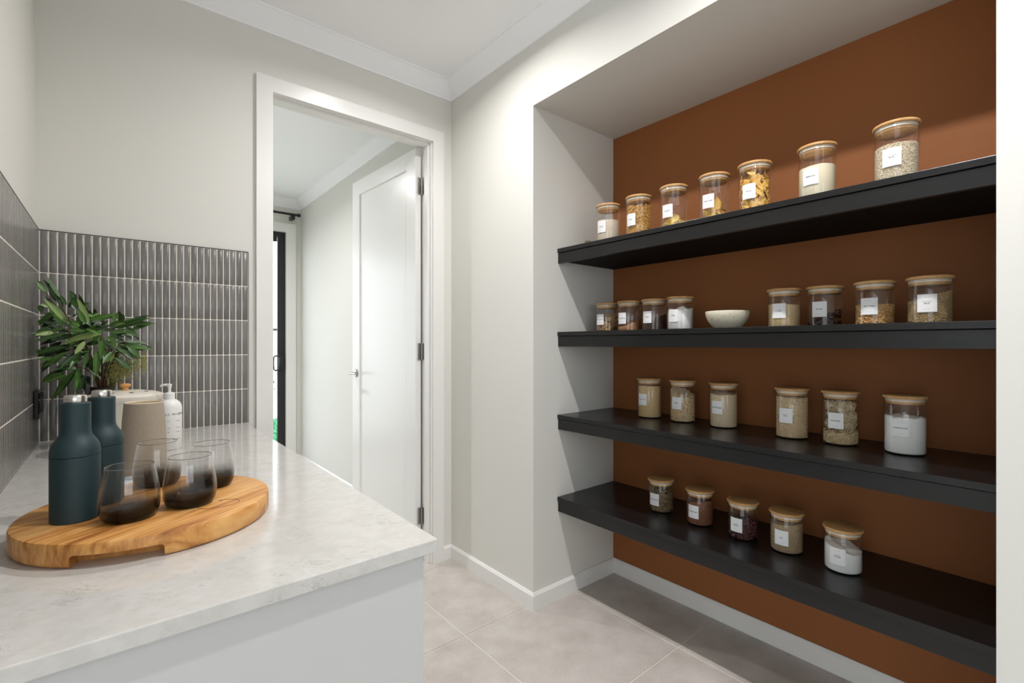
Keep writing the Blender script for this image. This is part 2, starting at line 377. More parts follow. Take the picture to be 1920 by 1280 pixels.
MB().box(OX0+0.012, OX1-0.012, D+0.018, D+0.057, OZ-0.012, OZ, 0.001).build('door_stop', M_trim, door1)
# leaf, local: x = thickness (0 = face seen from the pantry), y = width from the hinge edge, z up
LW, LT, LH = 0.840, 0.036, 2.372
leaf = MB()
st, rt, rb, rc = 0.105, 0.100, 0.175, 0.011
leaf.box(0, LT, 0, st, 0, LH, 0.001).box(0, LT, LW-st, LW, 0, LH, 0.001)
leaf.box(0, LT, st, LW-st, LH-rt, LH, 0.001).box(0, LT, st, LW-st, 0, rb, 0.001)
leaf.box(rc, LT-rc, st, LW-st, rb, LH-rt)
leaf = leaf.build('leaf', M_door, door1, loc=(1.339, 2.496, 0.010), rot=(0, 0, R(3.1)))
MB().lathe([(0, 0), (0.027, 0), (0.027, 0.006), (0.024, 0.009), (0, 0.009)], 28).build('rosette', M_steel, leaf, True, loc=(0, LW-0.058, 1.035), rot=(0, R(-90), 0))
MB().lathe([(0, 0), (0.027, 0), (0.027, 0.006), (0.024, 0.009), (0, 0.009)], 28).build('rosette', M_steel, leaf, True, loc=(LT, LW-0.058, 1.035), rot=(0, R(90), 0))
for sx in (-1, 1):
    x0 = 0 if sx < 0 else LT
    MB().tube([(x0+sx*0.006, LW-0.058, 1.035), (x0+sx*0.040, LW-0.058, 1.035), (x0+sx*0.050, LW-0.064, 1.035), (x0+sx*0.052, LW-0.075, 1.035), (x0+sx*0.052, LW-0.170, 1.035)], 0.0076, 12).build('lever', M_steel, leaf, True)
for zc in (2.167, 1.205, 0.248):
    h = MB()
    h.box(1.352, 1.372, 2.4905, 2.4965, zc-0.048, zc+0.048, 0.001).box(1.3790, 1.3812, 2.470, 2.486, zc-0.048, zc+0.048, 0.0005)
    for a, b_ in ((-0.048, -0.029), (-0.0285, -0.010), (-0.0095, 0.0095), (0.010, 0.0285), (0.029, 0.048)):
        h.lathe([(0, a), (0.0062, a), (0.0062, b_), (0, b_)], 14, (1.3755, 2.4870, zc))
    for dz in (-0.032, -0.012, 0.012, 0.032):
        h.box(1.357, 1.363, 2.4895, 2.4906, zc+dz-0.003, zc+dz+0.003)
    h.build('hinge', M_steel, door1, True)

# ------------------------------------------------------------------ sliding door in the far room
door2 = sempty('door_2', (0, 0, 0))
SX0, SX1, SZ = -1.03, 1.392, 2.43
architrave(door2, SX0, SX1, SZ, 5.3488, 0.072)
MB().box(SX1-0.024, SX1, 5.33, 5.45, 0, SZ).build('jamb', M_trim, door2)
MB().box(SX0, SX0+0.024, 5.33, 5.45, 0, SZ).build('jamb', M_trim, door2)
MB().box(SX0+0.024, SX1-0.024, 5.33, 5.45, SZ-0.022, SZ).build('jamb', M_trim, door2)
fx0, fx1, fz = SX0+0.024, SX1-0.024, SZ-0.022
fr = MB().box(fx0, fx1, 5.37, 5.44, fz-0.045, fz).box(fx0, fx1, 5.37, 5.44, 0, 0.03).box(fx0, fx0+0.03, 5.37, 5.44, 0.03, fz-0.045).box(fx1-0.03, fx1, 5.37, 5.44, 0.03, fz-0.045)
fr.build('frame', M_black, door2)
mid = (fx0+fx1)/2
for (a, b_, y) in ((fx0+0.03, mid+0.03, 5.415), (mid-0.03, fx1-0.03, 5.385)):
    p = MB().box(a, a+0.05, y-0.012, y+0.012, 0.03, fz-0.045).box(b_-0.044, b_, y-0.012, y+0.012, 0.03, fz-0.045).box(a+0.05, b_-0.05, y-0.012, y+0.012, fz-0.10, fz-0.045).box(a+0.05, b_-0.05, y-0.012, y+0.012, 0.03, 0.12)
    p = p.build('sash', M_black, door2)
    MB().box(a+0.045, b_-0.045, y-0.003, y+0.003, 0.11, fz-0.095).build('pane', M_pane, p)
hx = fx1-0.05
MB().box(hx-0.018, hx+0.030, 5.352, 5.375, 0.965, 1.135, 0.004).box(hx-0.012, hx+0.022, 5.345, 5.354, 0.975, 1.125, 0.003).tube([(hx-0.012, 5.345, 1.12), (hx-0.055, 5.335, 1.125), (hx-0.072, 5.33, 1.11), (hx-0.074, 5.33, 1.05), (hx-0.072, 5.33, 0.99), (hx-0.055, 5.335, 0.975), (hx-0.012, 5.345, 0.98)], 0.0075, 8).build('handle', M_blackgloss, door2, True)
rod = thing('curtain_rod', (0.2, 5.27, 2.586), 'black curtain rod mounted above the sliding glass door', 'curtain rod')
MB().tube([(-1.45, 0, 0), (1.27, 0, 0)], 0.0125, 14).build('pole', M_blackgloss, rod, True)
for x in (-1.46, 1.262): MB().lathe([(0, 0), (0.017, 0), (0.018, 0.004), (0.018, 0.022), (0.015, 0.026), (0, 0.026)], 16).build('finial', M_blackgloss, rod, True, loc=(x, 0, 0), rot=(0, R(90), 0))
for x in (-1.30, 1.215):
    MB().box(x-0.018, x+0.018, -0.016, 0.080, -0.052, -0.012, 0.003).build('bracket', M_blackgloss, rod)

# outdoors beyond the sliding door
struct(MB().box(-6, 9, 5.60, 22, -0.16, -0.10).build('ground_paving', mat('pale_paving', lin(214, 210, 204), 0.8)))
turf = MB().box(0.6, 3.2, 5.7, 9.1, -0.10, -0.06)
for k in range(6000):
    x, y = random.uniform(0.6, 2.6), random.uniform(5.8, 9.1); a = random.uniform(0, 6.28); w = 0.006; h = random.uniform(0.02, 0.035)
    turf.add([(x-w*math.cos(a), y-w*math.sin(a), -0.06), (x+w*math.cos(a), y+w*math.sin(a), -0.06), (x+random.uniform(-.01, .01), y+random.uniform(-.01, .01), -0.06+h)], [(0, 1, 2)])
tag(turf.build('artificial_turf', mat('turf_green', lin(52, 142, 92), 0.8)), 'bright green artificial turf outside the sliding glass door', 'turf', kind='stuff')
fence = thing('boundary_fence', (2.5, 14, -0.1), 'pale rendered boundary fence far outside the sliding door', 'fence')
for k in range(12): MB().box(-4.2+k*0.7, -4.2+k*0.7+0.69, -0.03, 0.03, 0.0, 1.7).build('panel', mat('render_white', lin(226, 224, 220), 0.8) if k == 0 else bpy.data.materials['render_white'], fence)
MB().box(-4.2, 4.2, -0.04, 0.04, 1.7, 1.76).build('capping', M_black, fence)
sh = thing('garden_shrub', (2.55, 11.6, -0.1), 'small dark green shrub outdoors seen through the sliding glass', 'shrub')
b = MB()
for k in range(260):
    p = Vector((random.gauss(0, .16), random.gauss(0, .16), 0.55+random.gauss(0, .22))); a = random.uniform(0, 6.28); d = Vector((math.cos(a), math.sin(a), random.uniform(-.3, .8)))*0.07; n = Vector((-math.sin(a), math.cos(a), 0))*0.018
    b.add([p, p+d*.5+n, p+d, p+d*.5-n], [(0, 1, 2, 3)])
b.build('foliage', M_leafdark, sh); MB().tube([(0, 0, 0), (0.01, 0, 0.6)], 0.015, 6).build('stem', M_bark, sh)

# ------------------------------------------------------------------ backsplash tiles
TP, TR, TZ = 0.0236, 0.1508, 0.9
def tile_mesh(tw, th, t=0.008, e=1.0):
    w, h = tw/2, th/2; xs = [-w, -w+0.0022, -w*0.4, w*0.4, w-0.0022, w]; ds = [t-0.0013*e, t-0.0004*e, t, t, t-0.0004*e, t-0.0013*e]
    vs = []; fs = []
    for z, k in ((-h, 0.0013), (-h+0.0022, 0), (h-0.0022, 0), (h, 0.0013)):
        for x, d in zip(xs, ds): vs.append((x, -(d-k*0.7*e), z))
    for r in range(3):
        for c in range(5): fs.append((r*6+c, r*6+c+1, r*6+c+7, r*6+c+6))
    o = len(vs); vs += [(-w, 0, -h), (w, 0, -h), (w, 0, h), (-w, 0, h)]
    fs += [(o, o+1, 5, 4, 3, 2, 1, 0), (o+1, o+2, 23, 17, 11, 5), (o+2, o+3, 18, 19, 20, 21, 22, 23), (o+3, o, 0, 6, 12, 18)]
    return MB().add(vs, fs).mesh('tile')
TM = tile_mesh(TP-0.0028, TR-0.0026); TM.materials.append(M_glaze)
TL = tile_mesh(TP-0.0022, TR-0.0030, e=0.45); TL.materials.append(M_glaze)
for m_ in (TM, TL): m_.polygons.foreach_set('use_smooth', [True]*len(m_.polygons)); m_.set_sharp_from_angle(angle=R(40))
x0 = XL+0.010
MB().box(x0, x0+28*TP+0.001, D-0.0088, D, TZ, TZ+5*TR).build('grout', M_grout, wall_back)
for i in range(28):
    for j in range(5):
        obj('tile', TM, None, wall_back, loc=(x0+TP*(i+0.5)+0.001, D-0.002, TZ+TR*(j+0.5)))
MB().box(x0, x0+28*TP+0.003, D-0.0105, D, TZ+5*TR, TZ+5*TR+0.003).box(x0+28*TP+0.001, x0+28*TP+0.003, D-0.0105, D, TZ, TZ+5*TR).build('edge_trim', M_blacktrim, wall_back)
y1 = D-0.010
MB().box(XL, XL+0.0094, 0.75, y1, TZ, TZ+5*TR).build('grout', M_grout, wall_left)
for i in range(59):
    for j in range(5):
        obj('tile', TL, None, wall_left, loc=(XL+0.002, y1-TP*(i+0.5)-0.001, TZ+TR*(j+0.5)), rot=(0, 0, R(90)))
rest = MB()
tv = [v.co.copy() for v in TL.vertices]; tf = [tuple(p.vertices) for p in TL.polygons]
for i in range(59, int((y1-0.75)/TP)):
    for j in range(5): rest.add([(XL+0.002-v.y, y1-TP*(i+0.5)-0.001+v.x, TZ+TR*(j+0.5)+v.z) for v in tv], tf)
r_ = rest.build('tile_remainder', M_glaze, wall_left); r_['kind'] = 'stuff'
MB().box(XL, XL+0.0105, 0.75, D-0.0105, TZ+5*TR, TZ+5*TR+0.003).build('edge_trim', M_blacktrim, wall_left)

# ------------------------------------------------------------------ bench
BX1, BY0 = 0.447, 0.749
bench = MB().box(XL+0.0105, BX1, BY0, D-0.0105, 0.876, ZB, 0.002).build('benchtop', M_quartz)
tag(bench, 'white veined quartz benchtop running along the tiled wall', 'benchtop')
cab = thing('base_cabinet', (0, 0, 0), 'gloss white base cabinet under the quartz benchtop', 'cabinet')
MB().box(XL+0.001, 0.402, BY0+0.030, D-0.001, 0.10, 0.8755).build('body', M_cab, cab)
MB().box(XL+0.001, 0.424, BY0+0.011, BY0+0.0295, 0.0, 0.8755, 0.001).build('end_panel', M_cab, cab)
MB().box(XL+0.001, 0.36, BY0+0.030, D-0.001, 0.0, 0.0995).build('kickboard', M_kick, cab)
yy = BY0+0.031; n = 3; wd = (D-0.03-yy)/n
for k in range(n):
    dd = MB().box(0.4025, 0.4205, yy+k*wd+0.0015, yy+(k+1)*wd-0.0015, 0.103, 0.845, 0.001).build('door', M_cab, cab)
    MB().box(0.4205, 0.430, yy+k*wd+0.10, yy+(k+1)*wd-0.10, 0.838, 0.847, 0.001).build('handle', M_steel, dd)

# ------------------------------------------------------------------ niche shelves
SZs = [1.717, 1.308, 0.901, 0.497]
slab = ['topmost black shelf in the brown niche, above eye level', 'second black shelf from the top, carrying the speckled bowl', 'third black shelf from the top, carrying the noodles jar', 'lowest black shelf in the niche, nearest the floor']
for z, l in zip(SZs, slab):
    s = thing('pantry_shelf', (XS, (YR+YN)/2, z), l, 'shelf', 'black shelves in the niche'); hw = (YN-YR)/2-0.0006
    MB().box(0, XB-XS-0.0005, -hw, hw, -0.020, 0, 0.0012).build('top_board', M_shelf, s)
    MB().box(0.005, 0.022, -hw, hw, -0.072, -0.0218, 0.0010).build('fascia', M_shelf, s)
    MB().box(0.0222, XB-XS-0.0005, -hw, hw, -0.060, -0.0202).build('underside_panel', M_under, s)

# ------------------------------------------------------------------ downlights
def downlight(x, y, watts, label):
    t = thing('downlight', (x, y, ZC), label, 'downlight', 'recessed ceiling downlights')
    MB().lathe([(0.036, -0.001), (0.046, -0.004), (0.048, -0.001), (0.048, 0), (0.036, 0)], 32).build('trim_ring', M_ceil, t, True)
    m = bpy.data.materials.get('led_lens')
    if not m:
        m = mat('led_lens', (1, 1, 1), 0.4); m.node_tree.nodes['Principled BSDF'].inputs['Emission Color'].default_value = (*DOWN_C, 1); m.node_tree.nodes['Principled BSDF'].inputs['Emission Strength'].default_value = 10
    MB().lathe([(0, -0.0004), (0.036, -0.0004), (0.036, -0.002), (0, -0.002)], 32).build('lens', m, t)
    l = bpy.data.lights.new('led', 'AREA'); l.shape = 'DISK'; l.size = 0.055; l.energy = watts; l.color = DOWN_C; l.spread = R(156)
    o = bpy.data.objects.new('led', l); COL.objects.link(o); o.location = (x, y, ZC-0.012)
for (x, y, w, l) in ((0.98, 1.645, 0.55, 'white recessed ceiling downlight in front of the doorway'), (0.99, 0.32, 0.93, 'white recessed ceiling downlight in front of the niche'),
                     (0.99, -1.5, 0.15, 'white recessed kitchen ceiling downlight near the right wall'), (-1.6, -1.5, 0.15, 'white recessed kitchen ceiling downlight in the middle'),
                     (0.35, 3.9, 0.92, 'white recessed ceiling downlight in the room beyond the door')):
    downlight(x, y, DOWN_W*w, l)

# ------------------------------------------------------------------ jars
JR = 0.055
def ellipsoid(a, b, c, nu=7, nv=5):
    vs = [(0, 0, -c)]; fs = []
    for i in range(1, nv):
        ph = -math.pi/2+math.pi*i/nv
        for k in range(nu): vs.append((a*math.cos(ph)*math.cos(2*math.pi*k/nu), b*math.cos(ph)*math.sin(2*math.pi*k/nu), c*math.sin(ph)))
    vs.append((0, 0, c)); t = len(vs)-1
    for k in range(nu): fs.append((0, 1+(k+1) % nu, 1+k)); fs.append((t, t-nu+k, t-nu+(k+1) % nu))
    for i in range(nv-2):
        for k in range(nu): fs.append((1+i*nu+k, 1+i*nu+(k+1) % nu, 1+(i+1)*nu+(k+1) % nu, 1+(i+1)*nu+k))
    return np.array(vs), fs
def bent(L, r, bend, n=5, k=5, taper=True):
    pts = []; rs = []
    for i in range(n):
        u = i/(n-1)-0.5; pts.append((u*L, bend*(0.25-u*u)*4*L*0.25, 0)); rs.append(r*(0.35+0.65*math.cos(u*math.pi)) if taper else r)
    b = MB().tube(pts, rs, k); return np.array([tuple(p) for p in b.v]), b.f
def spiral(L, r, turns, n=12, k=4):
    pts = [(L*(i/(n-1)-.5), r*math.cos(turns*6.28*i/(n-1)), r*math.sin(turns*6.28*i/(n-1))) for i in range(n)]
    b = MB().tube(pts, r*0.55, k); return np.array([tuple(p) for p in b.v]), b.f
def flake(r, t):
    vs = []; n = 6
    for z in (-t, t):
        for k in range(n): vs.append((r*math.cos(6.283*k/n)*random.uniform(.8, 1.1), r*0.75*math.sin(6.283*k/n), z+random.uniform(-t, t)*.5))
    return np.array(vs), [tuple(range(n))[::-1], tuple(range(n, 2*n))]+[(k, (k+1) % n, n+(k+1) % n, n+k) for k in range(n)]
def rndrot(flat=False):
    q = np.random.normal(size=4); q /= np.linalg.norm(q); w, x, y, z = q
    return np.array([[1-2*(y*y+z*z), 2*(x*y-z*w), 2*(x*z+y*w)], [2*(x*y+z*w), 1-2*(x*x+z*z), 2*(y*z-x*w)], [2*(x*z-y*w), 2*(y*z+x*w), 1-2*(x*x+y*y)]])
FR = JR-0.0032      # inside radius of the glass
def fill_core(b, hf, r, z0=0.0045, n=36, m=8, rough=0.0, coarse=0.0):
    """solid body of contents: floor, wall and an uneven top  hf(x,y)"""
    vs = [(0, 0, z0)]; fs = []
    for k in range(n): a = 2*math.pi*k/n; vs.append((r*0.93*math.cos(a), r*0.93*math.sin(a), z0))
    for k in range(n): fs.append((0, 1+(k+1) % n, 1+k))
    for k in range(n): a = 2*math.pi*k/n; vs.append((r*math.cos(a), r*math.sin(a), z0+0.004))
    for k in range(n): fs.append((1+k, 1+(k+1) % n, n+1+(k+1) % n, n+1+k))
    prev = n+1
    for j in range(m):
        q = r*(1-j/m)
        for k in range(n):
            a = 2*math.pi*k/n; x, y = q*math.cos(a), q*math.sin(a); vs.append((x, y, hf(x, y)+random.uniform(-rough, rough)))
        st_ = len(vs)-n
        for k in range(n): fs.append((prev+k, prev+(k+1) % n, st_+(k+1) % n, st_+k))
        prev = st_
    vs.append((0, 0, hf(0, 0))); t = len(vs)-1
    for k in range(n): fs.append((prev+k, prev+(k+1) % n, t))
    b.add(vs, fs)
def scatter(b, hf, shape, depth, nshell, ntop, r=FR, align=False, z0=0.0045):
    """pieces against the glass and heaped on top"""
    vs0, fs = shape
    rmax = np.abs(vs0).max()
    for k in range(nshell):
        a = random.uniform(0, 6.2832); q = r-depth*random.uniform(0.9, 1.6); x, y = q*math.cos(a), q*math.sin(a)
        z = random.uniform(z0+depth, max(hf(x, y), z0+depth*1.1)); m = rndrot()
        v = vs0@m.T*random.uniform(.85, 1.12)+np.array((x, y, z))
        rr = np.hypot(v[:, 0], v[:, 1]); s = np.minimum(1, (r-0.0003)/np.maximum(rr, 1e-9)); v[:, 0] *= s; v[:, 1] *= s; v[:, 2] = np.maximum(v[:, 2], z0+0.0022)
        b.add(v.tolist(), fs)
    for k in range(ntop):
        q = (r-depth)*math.sqrt(random.random()); a = random.uniform(0, 6.2832); x, y = q*math.cos(a), q*math.sin(a)
        v = vs0@rndrot().T+np.array((x, y, hf(x, y)+random.uniform(-depth, depth)*.6))
        rr = np.hypot(v[:, 0], v[:, 1]); s = np.minimum(1, (r-0.0003)/np.maximum(rr, 1e-9)); v[:, 0] *= s; v[:, 1] *= s; v[:, 2] = np.maximum(v[:, 2], z0+0.0022)
        b.add(v.tolist(), fs)
def slope(h, sx=0.0, sy=0.0, cone=0.0, lump=0.0, seed=0):
    ph = [random.uniform(0, 6) for _ in range(6)]
    def f(x, y):
        return h+sx*x+sy*y-cone*math.hypot(x, y)+lump*(math.sin(90*x+ph[0])*math.sin(80*y+ph[1])+.6*math.sin(170*x+ph[2]+ph[3]*y*20)*math.sin(150*y+ph[4]))
    return f
def wrap_text(body, size, z, bold, r, cz, dx=0.0):
    cu = bpy.data.curves.new('t', 'FONT'); cu.body = body; cu.size = size; cu.align_x = 'CENTER'; cu.align_y = 'CENTER'; cu.offset = bold; cu.resolution_u = 2
    o = bpy.data.objects.new('t', cu); COL.objects.link(o); bpy.context.view_layer.update()
    me = evaluated_mesh(o, 't'); vs = [(v.co.x+dx, v.co.y) for v in me.vertices]; fs = [tuple(p.vertices) for p in me.polygons]
    bpy.data.objects.remove(o); bpy.data.curves.remove(cu); bpy.data.meshes.remove(me)
    xs = [v[0] for v in vs] or [0]; wd = max(xs)-min(xs)
    return vs, fs, wd
def add_wrapped(b, vs, fs, r, z, lim=None):
    """wrap flat text (u,v) round a cylinder; u=0 faces -X, u grows towards -Y (reads left to right from outside)"""
    k = 1.0
    if lim:
        w = max(v[0] for v in vs)-min(v[0] for v in vs); k = min(1.0, lim/w)
    out = []
    for u, v in vs:
        a = u*k/r; out.append((-r*math.cos(a), -r*math.sin(a), z+v*k))
    b.add(out, fs)
GLASS_CACHE = {}
def jar_meshes(h):
    if h in GLASS_CACHE: return GLASS_CACHE[h]
    g = h-0.010; R0 = JR; t = 0.0026
    glass = MB().lathe([(0, 0), (R0-0.006, 0), (R0-0.002, 0.0012), (R0, 0.005), (R0, g-0.001), (R0-0.0006, g), (R0-t+0.0004, g), (R0-t, g-0.001), (R0-t, 0.006), (R0-t-0.004, 0.0036), (0, 0.0034)], 48).mesh('glass')
    lid = MB().lathe([(0, g+0.0002), (R0+0.0005, g+0.0002), (R0+0.0022, g+0.002), (R0+0.0026, g+0.0055), (R0+0.001, g+0.0092), (R0-0.002, g+0.0105), (0, g+0.0105)], 48)
    lid.lathe([(0, g-0.017), (0.0475, g-0.017), (0.0488, g-0.0155), (0.0488, g+0.0001), (0, g+0.0001)], 40)
    lid = lid.mesh('lid')
    seal = MB().lathe([(0.0489, g-0.009), (0.0512, g-0.0085), (0.0516, g-0.0065), (0.0512, g-0.0045), (0.0489, g-0.004)], 40)
    seal.lathe([(0.0489, g-0.0035), (0.0512, g-0.003), (0.0516, g-0.0015), (0.0512, g-0.0002), (0.0489, g-0.0002)], 40)
    seal = seal.mesh('seal')
    GLASS_CACHE[h] = (glass, lid, seal); return GLASS_CACHE[h]
LBW, LBH = 0.046, 0.053
lab_me = MB()
nseg = 10; rr_ = JR+0.0005
vs = []; fs = []
for j, z in enumerate((-LBH/2, LBH/2)):
    for rad in (rr_-0.0003, rr_):
        for k in range(nseg+1):
            a = (k/nseg-.5)*LBW/JR; vs.append((-rad*math.cos(a), -rad*math.sin(a), z))
m_ = nseg+1
for k in range(nseg):
    fs += [(m_+k, m_+k+1, 3*m_+k+1, 3*m_+k), (k+1, k, 2*m_+k, 2*m_+k+1), (2*m_+k, 3*m_+k, 3*m_+k+1, 2*m_+k+1), (k, k+1, m_+k+1, m_+k)]
fs += [(0, m_, 3*m_, 2*m_), (m_-1, 3*m_-1, 4*m_-1, 2*m_-1)]
LABEL_MESH = lab_me.add(vs, fs).mesh('label')
def jar(loc, h, big, small, below, zl, label, rz=0.0):
    t = thing('storage_jar', loc, label, 'jar', 'labelled glass storage jars', rz)
    g, l, s = jar_meshes(h)
    obj('glass', g, M_glass, t, True); lo = obj('lid', l, M_bamboo, t, True, ang=50); obj('seal', s, M_seal, lo, True)
    la = obj('label', LABEL_MESH, M_paper, t, loc=(0, 0, zl))
    b = MB(); r = rr_+0.00015
    v, f, w = wrap_text(big, 0.0062, 0, 0.00009, r, 0); add_wrapped(b, v, f, r, 0.0 if not small else -0.0012, LBW-0.005)
    b.build('lettering', M_ink, la)
    b = MB(); 
    if small: v, f, w = wrap_text(small, 0.0040, 0, 0.00002, r, 0); add_wrapped(b, v, f, r, 0.0044, LBW-0.012)
    if below: v, f, w = wrap_text(below, 0.0040, 0, 0.00002, r, 0); add_wrapped(b, v, f, r, -0.0056, LBW-0.012)
    for z in (0.0175, -0.0175):
        for (u0, u1) in ((-0.0075, -0.0012), (0.0012, 0.0075)):
            add_wrapped(b, [(u0, -0.00022), (u1, -0.00022), (u1, 0.00022), (u0, 0.00022)], [(0, 1, 2, 3)], r, z)
    b.build('fine_print', M_greyink, la)['kind'] = 'stuff'
    return t
def contents(name, loc, b, m, label, cat):
    o = b.build(name, m, None, True, loc=loc, ang=60); return tag(o, label, cat, kind='stuff')

H1, H2 = 0.186, 0.144
C = {}
# colours
cream1, cream2 = lin(226, 210, 184), lin(240, 228, 206)
P_flour = powder('wholemeal_flour', lin(226, 208, 184), lin(240, 226, 206), 700, 0.15)
P_white = powder('white_flour', lin(244, 243, 240), lin(251, 250, 248), 300, 0.2)
P_sem = powder('semolina_powder', lin(240, 226, 194), lin(248, 238, 212), 900, 0.12)
P_choc = powder('cocoa_mix', lin(172, 120, 80), lin(196, 144, 102), 500, 0.3)
P_coffee = powder('coffee_grounds', lin(40, 28, 22), lin(92, 62, 46), 380, 0.8)
P_raw = powder('raw_sugar', lin(196, 160, 106), lin(236, 210, 164), 520, 0.5)
P_cous = powder('couscous_grain', lin(196, 158, 102), lin(238, 210, 160), 520, 0.6)
P_crumb = powder('panko_crumb', lin(204, 174, 130), lin(246, 228, 198), 420, 0.7)
P_lsa = powder('lsa_mix', lin(96, 74, 52), lin(214, 186, 146), 400, 0.8)
P_lin = powder('linseed', lin(66, 34, 20), lin(160, 98, 62), 400, 0.8)
I_rice = island('rice_grains', lin(216, 196, 160), lin(246, 238, 220), 0.5)
I_brice = island('brown_rice_grains', lin(140, 108, 66), lin(212, 186, 136), 0.5)
I_arb = island('arborio_grains', lin(190, 156, 112), lin(236, 216, 180), 0.5)
I_oat = island('oat_flakes', lin(158, 120, 76), lin(228, 204, 166), 0.7, lin(206, 176, 130))
I_pea = island('split_peas', lin(176, 124, 66), lin(226, 184, 122), 0.5)
I_bean = island('kidney_beans', lin(52, 22, 22), lin(98, 46, 44), 0.3)
I_mac = island('spiral_pasta', lin(196, 140, 66), lin(232, 188, 104), 0.5)
I_nut = island('fruit_nut', lin(60, 36, 24), lin(206, 170, 118), 0.5, lin(120, 84, 50))
I_date = island('date_skin', lin(30, 16, 12), lin(74, 40, 28), 0.35)
I_stalk = island('dried_stalks', lin(44, 34, 24), lin(168, 140, 102), 0.7, lin(92, 74, 52))
I_crumbs = island('noodle_crumbs', lin(180, 146, 98), lin(236, 218, 180), 0.6)
M_pasta = mat('bowtie_dough', lin(232, 184, 92), 0.5)
M_crisp = mat('potato_crisp', lin(238, 208, 120), 0.45)
def cornm(t, b):
    n = noise(t, 260, 3, 0.7, coords(t)); t.links.new(ramp(t, n, [(0.3, lin(206, 150, 60)), (0.6, lin(232, 188, 92))]), b.inputs['Base Color']); bump(t, b, n, 0.5, 0.002)
M_corn = mat('corn_chip', lin(226, 180, 84), 0.6, build=cornm)
M_nood = mat('noodle_strand', lin(226, 208, 170), 0.6)

rice = bent(0.0050, 0.0012, 0.1, 4, 4)
# ---- top shelf (tall jars, close to the front edge)
Z = SZs[0]; X1 = 1.800
def jx(y_over_x, X): return (X, X*y_over_x)
top = [('FLOUR', 'WHOLEMEAL', None, 'tall jar of wholemeal flour, leftmost on the topmost shelf'),
       ('PASTA', None, None, 'tall jar of small spiral pasta on the topmost shelf'),
       ('POTATO', None, 'CHIPS', 'tall jar holding potato chips on the topmost shelf'),
       ('CORN CHIPS', None, None, 'tall jar holding corn chips on the topmost shelf'),
       ('PASTA', None, None, 'tall jar full of bow tie pasta on the topmost shelf'),
       ('SEMOLINA', None, None, 'tall jar of semolina on the topmost shelf'),
       ('RICE', 'LONG GRAIN', None, 'tall jar of white rice, rightmost on the topmost shelf')]
ty = [1.460, 1.289, 1.114, 0.938, 0.785, 0.583, 0.373]
T = [(X1, y, Z) for y in ty]
for p, (a, s_, u, l) in zip(T, top): jar(p, H1, a, s_, u, 0.078, l, R(random.uniform(-3, 3)))
b = MB(); fill_core(b, slope(0.113, 0, 0.05, 0.05, 0.001), FR); contents('wholemeal_flour', T[0], b, P_flour, 'pale wholemeal flour inside the leftmost jar of the topmost shelf', 'flour')
b = MB(); hf = slope(0.138, 0, 0, 0.05, 0.003); fill_core(b, lambda x, y: hf(x, y)-0.006, FR-0.008); scatter(b, hf, spiral(0.016, 0.0036, 2.0), 0.005, 420, 70)
contents('spiral_pasta', T[1], b, I_mac, 'golden small spiral pasta inside a tall top shelf jar', 'pasta')
b = MB(); fill_core(b, slope(0.117, 0, -0.02, 0.06, 0.0012), FR); contents('semolina', T[5], b, P_sem, 'cream coloured semolina inside its top shelf jar', 'semolina')
b = MB(); hf = slope(0.120, 0, -0.03, 0.05, 0.001); fill_core(b, lambda x, y: hf(x, y)-0.002, FR-0.0035); scatter(b, hf, rice, 0.0014, 4200, 800)
contents('white_rice', T[6], b, I_rice, 'white rice grains inside the rightmost top shelf jar', 'rice')
# potato chips : individual saddle-shaped crisps
def crisp_mesh(rx, ry, k):
    vs = []; fs = []; n = 7
    for side in (0, 1):
        for i in range(n+1):
            for j in range(n+1):
                u, v = i/n*2-1, j/n*2-1
                x, y = u*math.sqrt(1-v*v/2), v*math.sqrt(1-u*u/2)
                vs.append((x*rx, y*ry, k*(x*x-y*y)*rx+0.12*rx*math.sin(5*x+2*y)*abs(x)+side*0.0012))
    q = (n+1)**2; ix = lambda i, j, s: s*q+i*(n+1)+j
    for i in range(n):
        for j in range(n):
            fs.append((ix(i, j, 1), ix(i+1, j, 1), ix(i+1, j+1, 1), ix(i, j+1, 1))); fs.append((ix(i, j, 0), ix(i, j+1, 0), ix(i+1, j+1, 0), ix(i+1, j, 0)))
    for i in range(n):
        for (a, c) in (((i, 0), (i+1, 0)), ((n, i), (n, i+1)), ((n-i, n), (n-i-1, n)), ((0, n-i), (0, n-i-1))): fs.append((ix(*a, 0), ix(*c, 0), ix(*c, 1), ix(*a, 1)))
    me = MB().add(vs, fs).mesh('potato_chip'); return me
crisps = [crisp_mesh(0.024, 0.019, 0.35), crisp_mesh(0.021, 0.018, -0.4), crisp_mesh(0.026, 0.018, 0.25)]
def place_pieces(name, meshes, m, base_, spots, label, cat, group, rlim=None):
    for k, (a, q, z, eu) in enumerate(spots):
        me = meshes[k % len(meshes)]; ex = Euler([R(e) for e in eu]); mm = ex.to_matrix()
        cs = [mm@v.co for v in me.vertices]
        x, y = q*math.cos(R(a)), q*math.sin(R(a))
        lim = rlim or (FR-0.0006)
        for _ in range(40):     # nudge inward until it is inside the glass
            w = max(math.hypot(x+c.x, y+c.y) for c in cs)
            if w <= lim: break
            x *= 0.85; y *= 0.85
            if math.hypot(x, y) < 0.002: break
        w = max(math.hypot(x+c.x, y+c.y) for c in cs); s = min(1.0, lim/w)
        zmin = min(c.z for c in cs)*s; z = max(z, 0.0045-zmin)
        o = obj(name, me, m, None, True, loc=(base_[0]+x, base_[1]+y, base_[2]+z), rot=ex, ang=70); o.scale = (s, s, s)
        tag(o, label, cat, group)
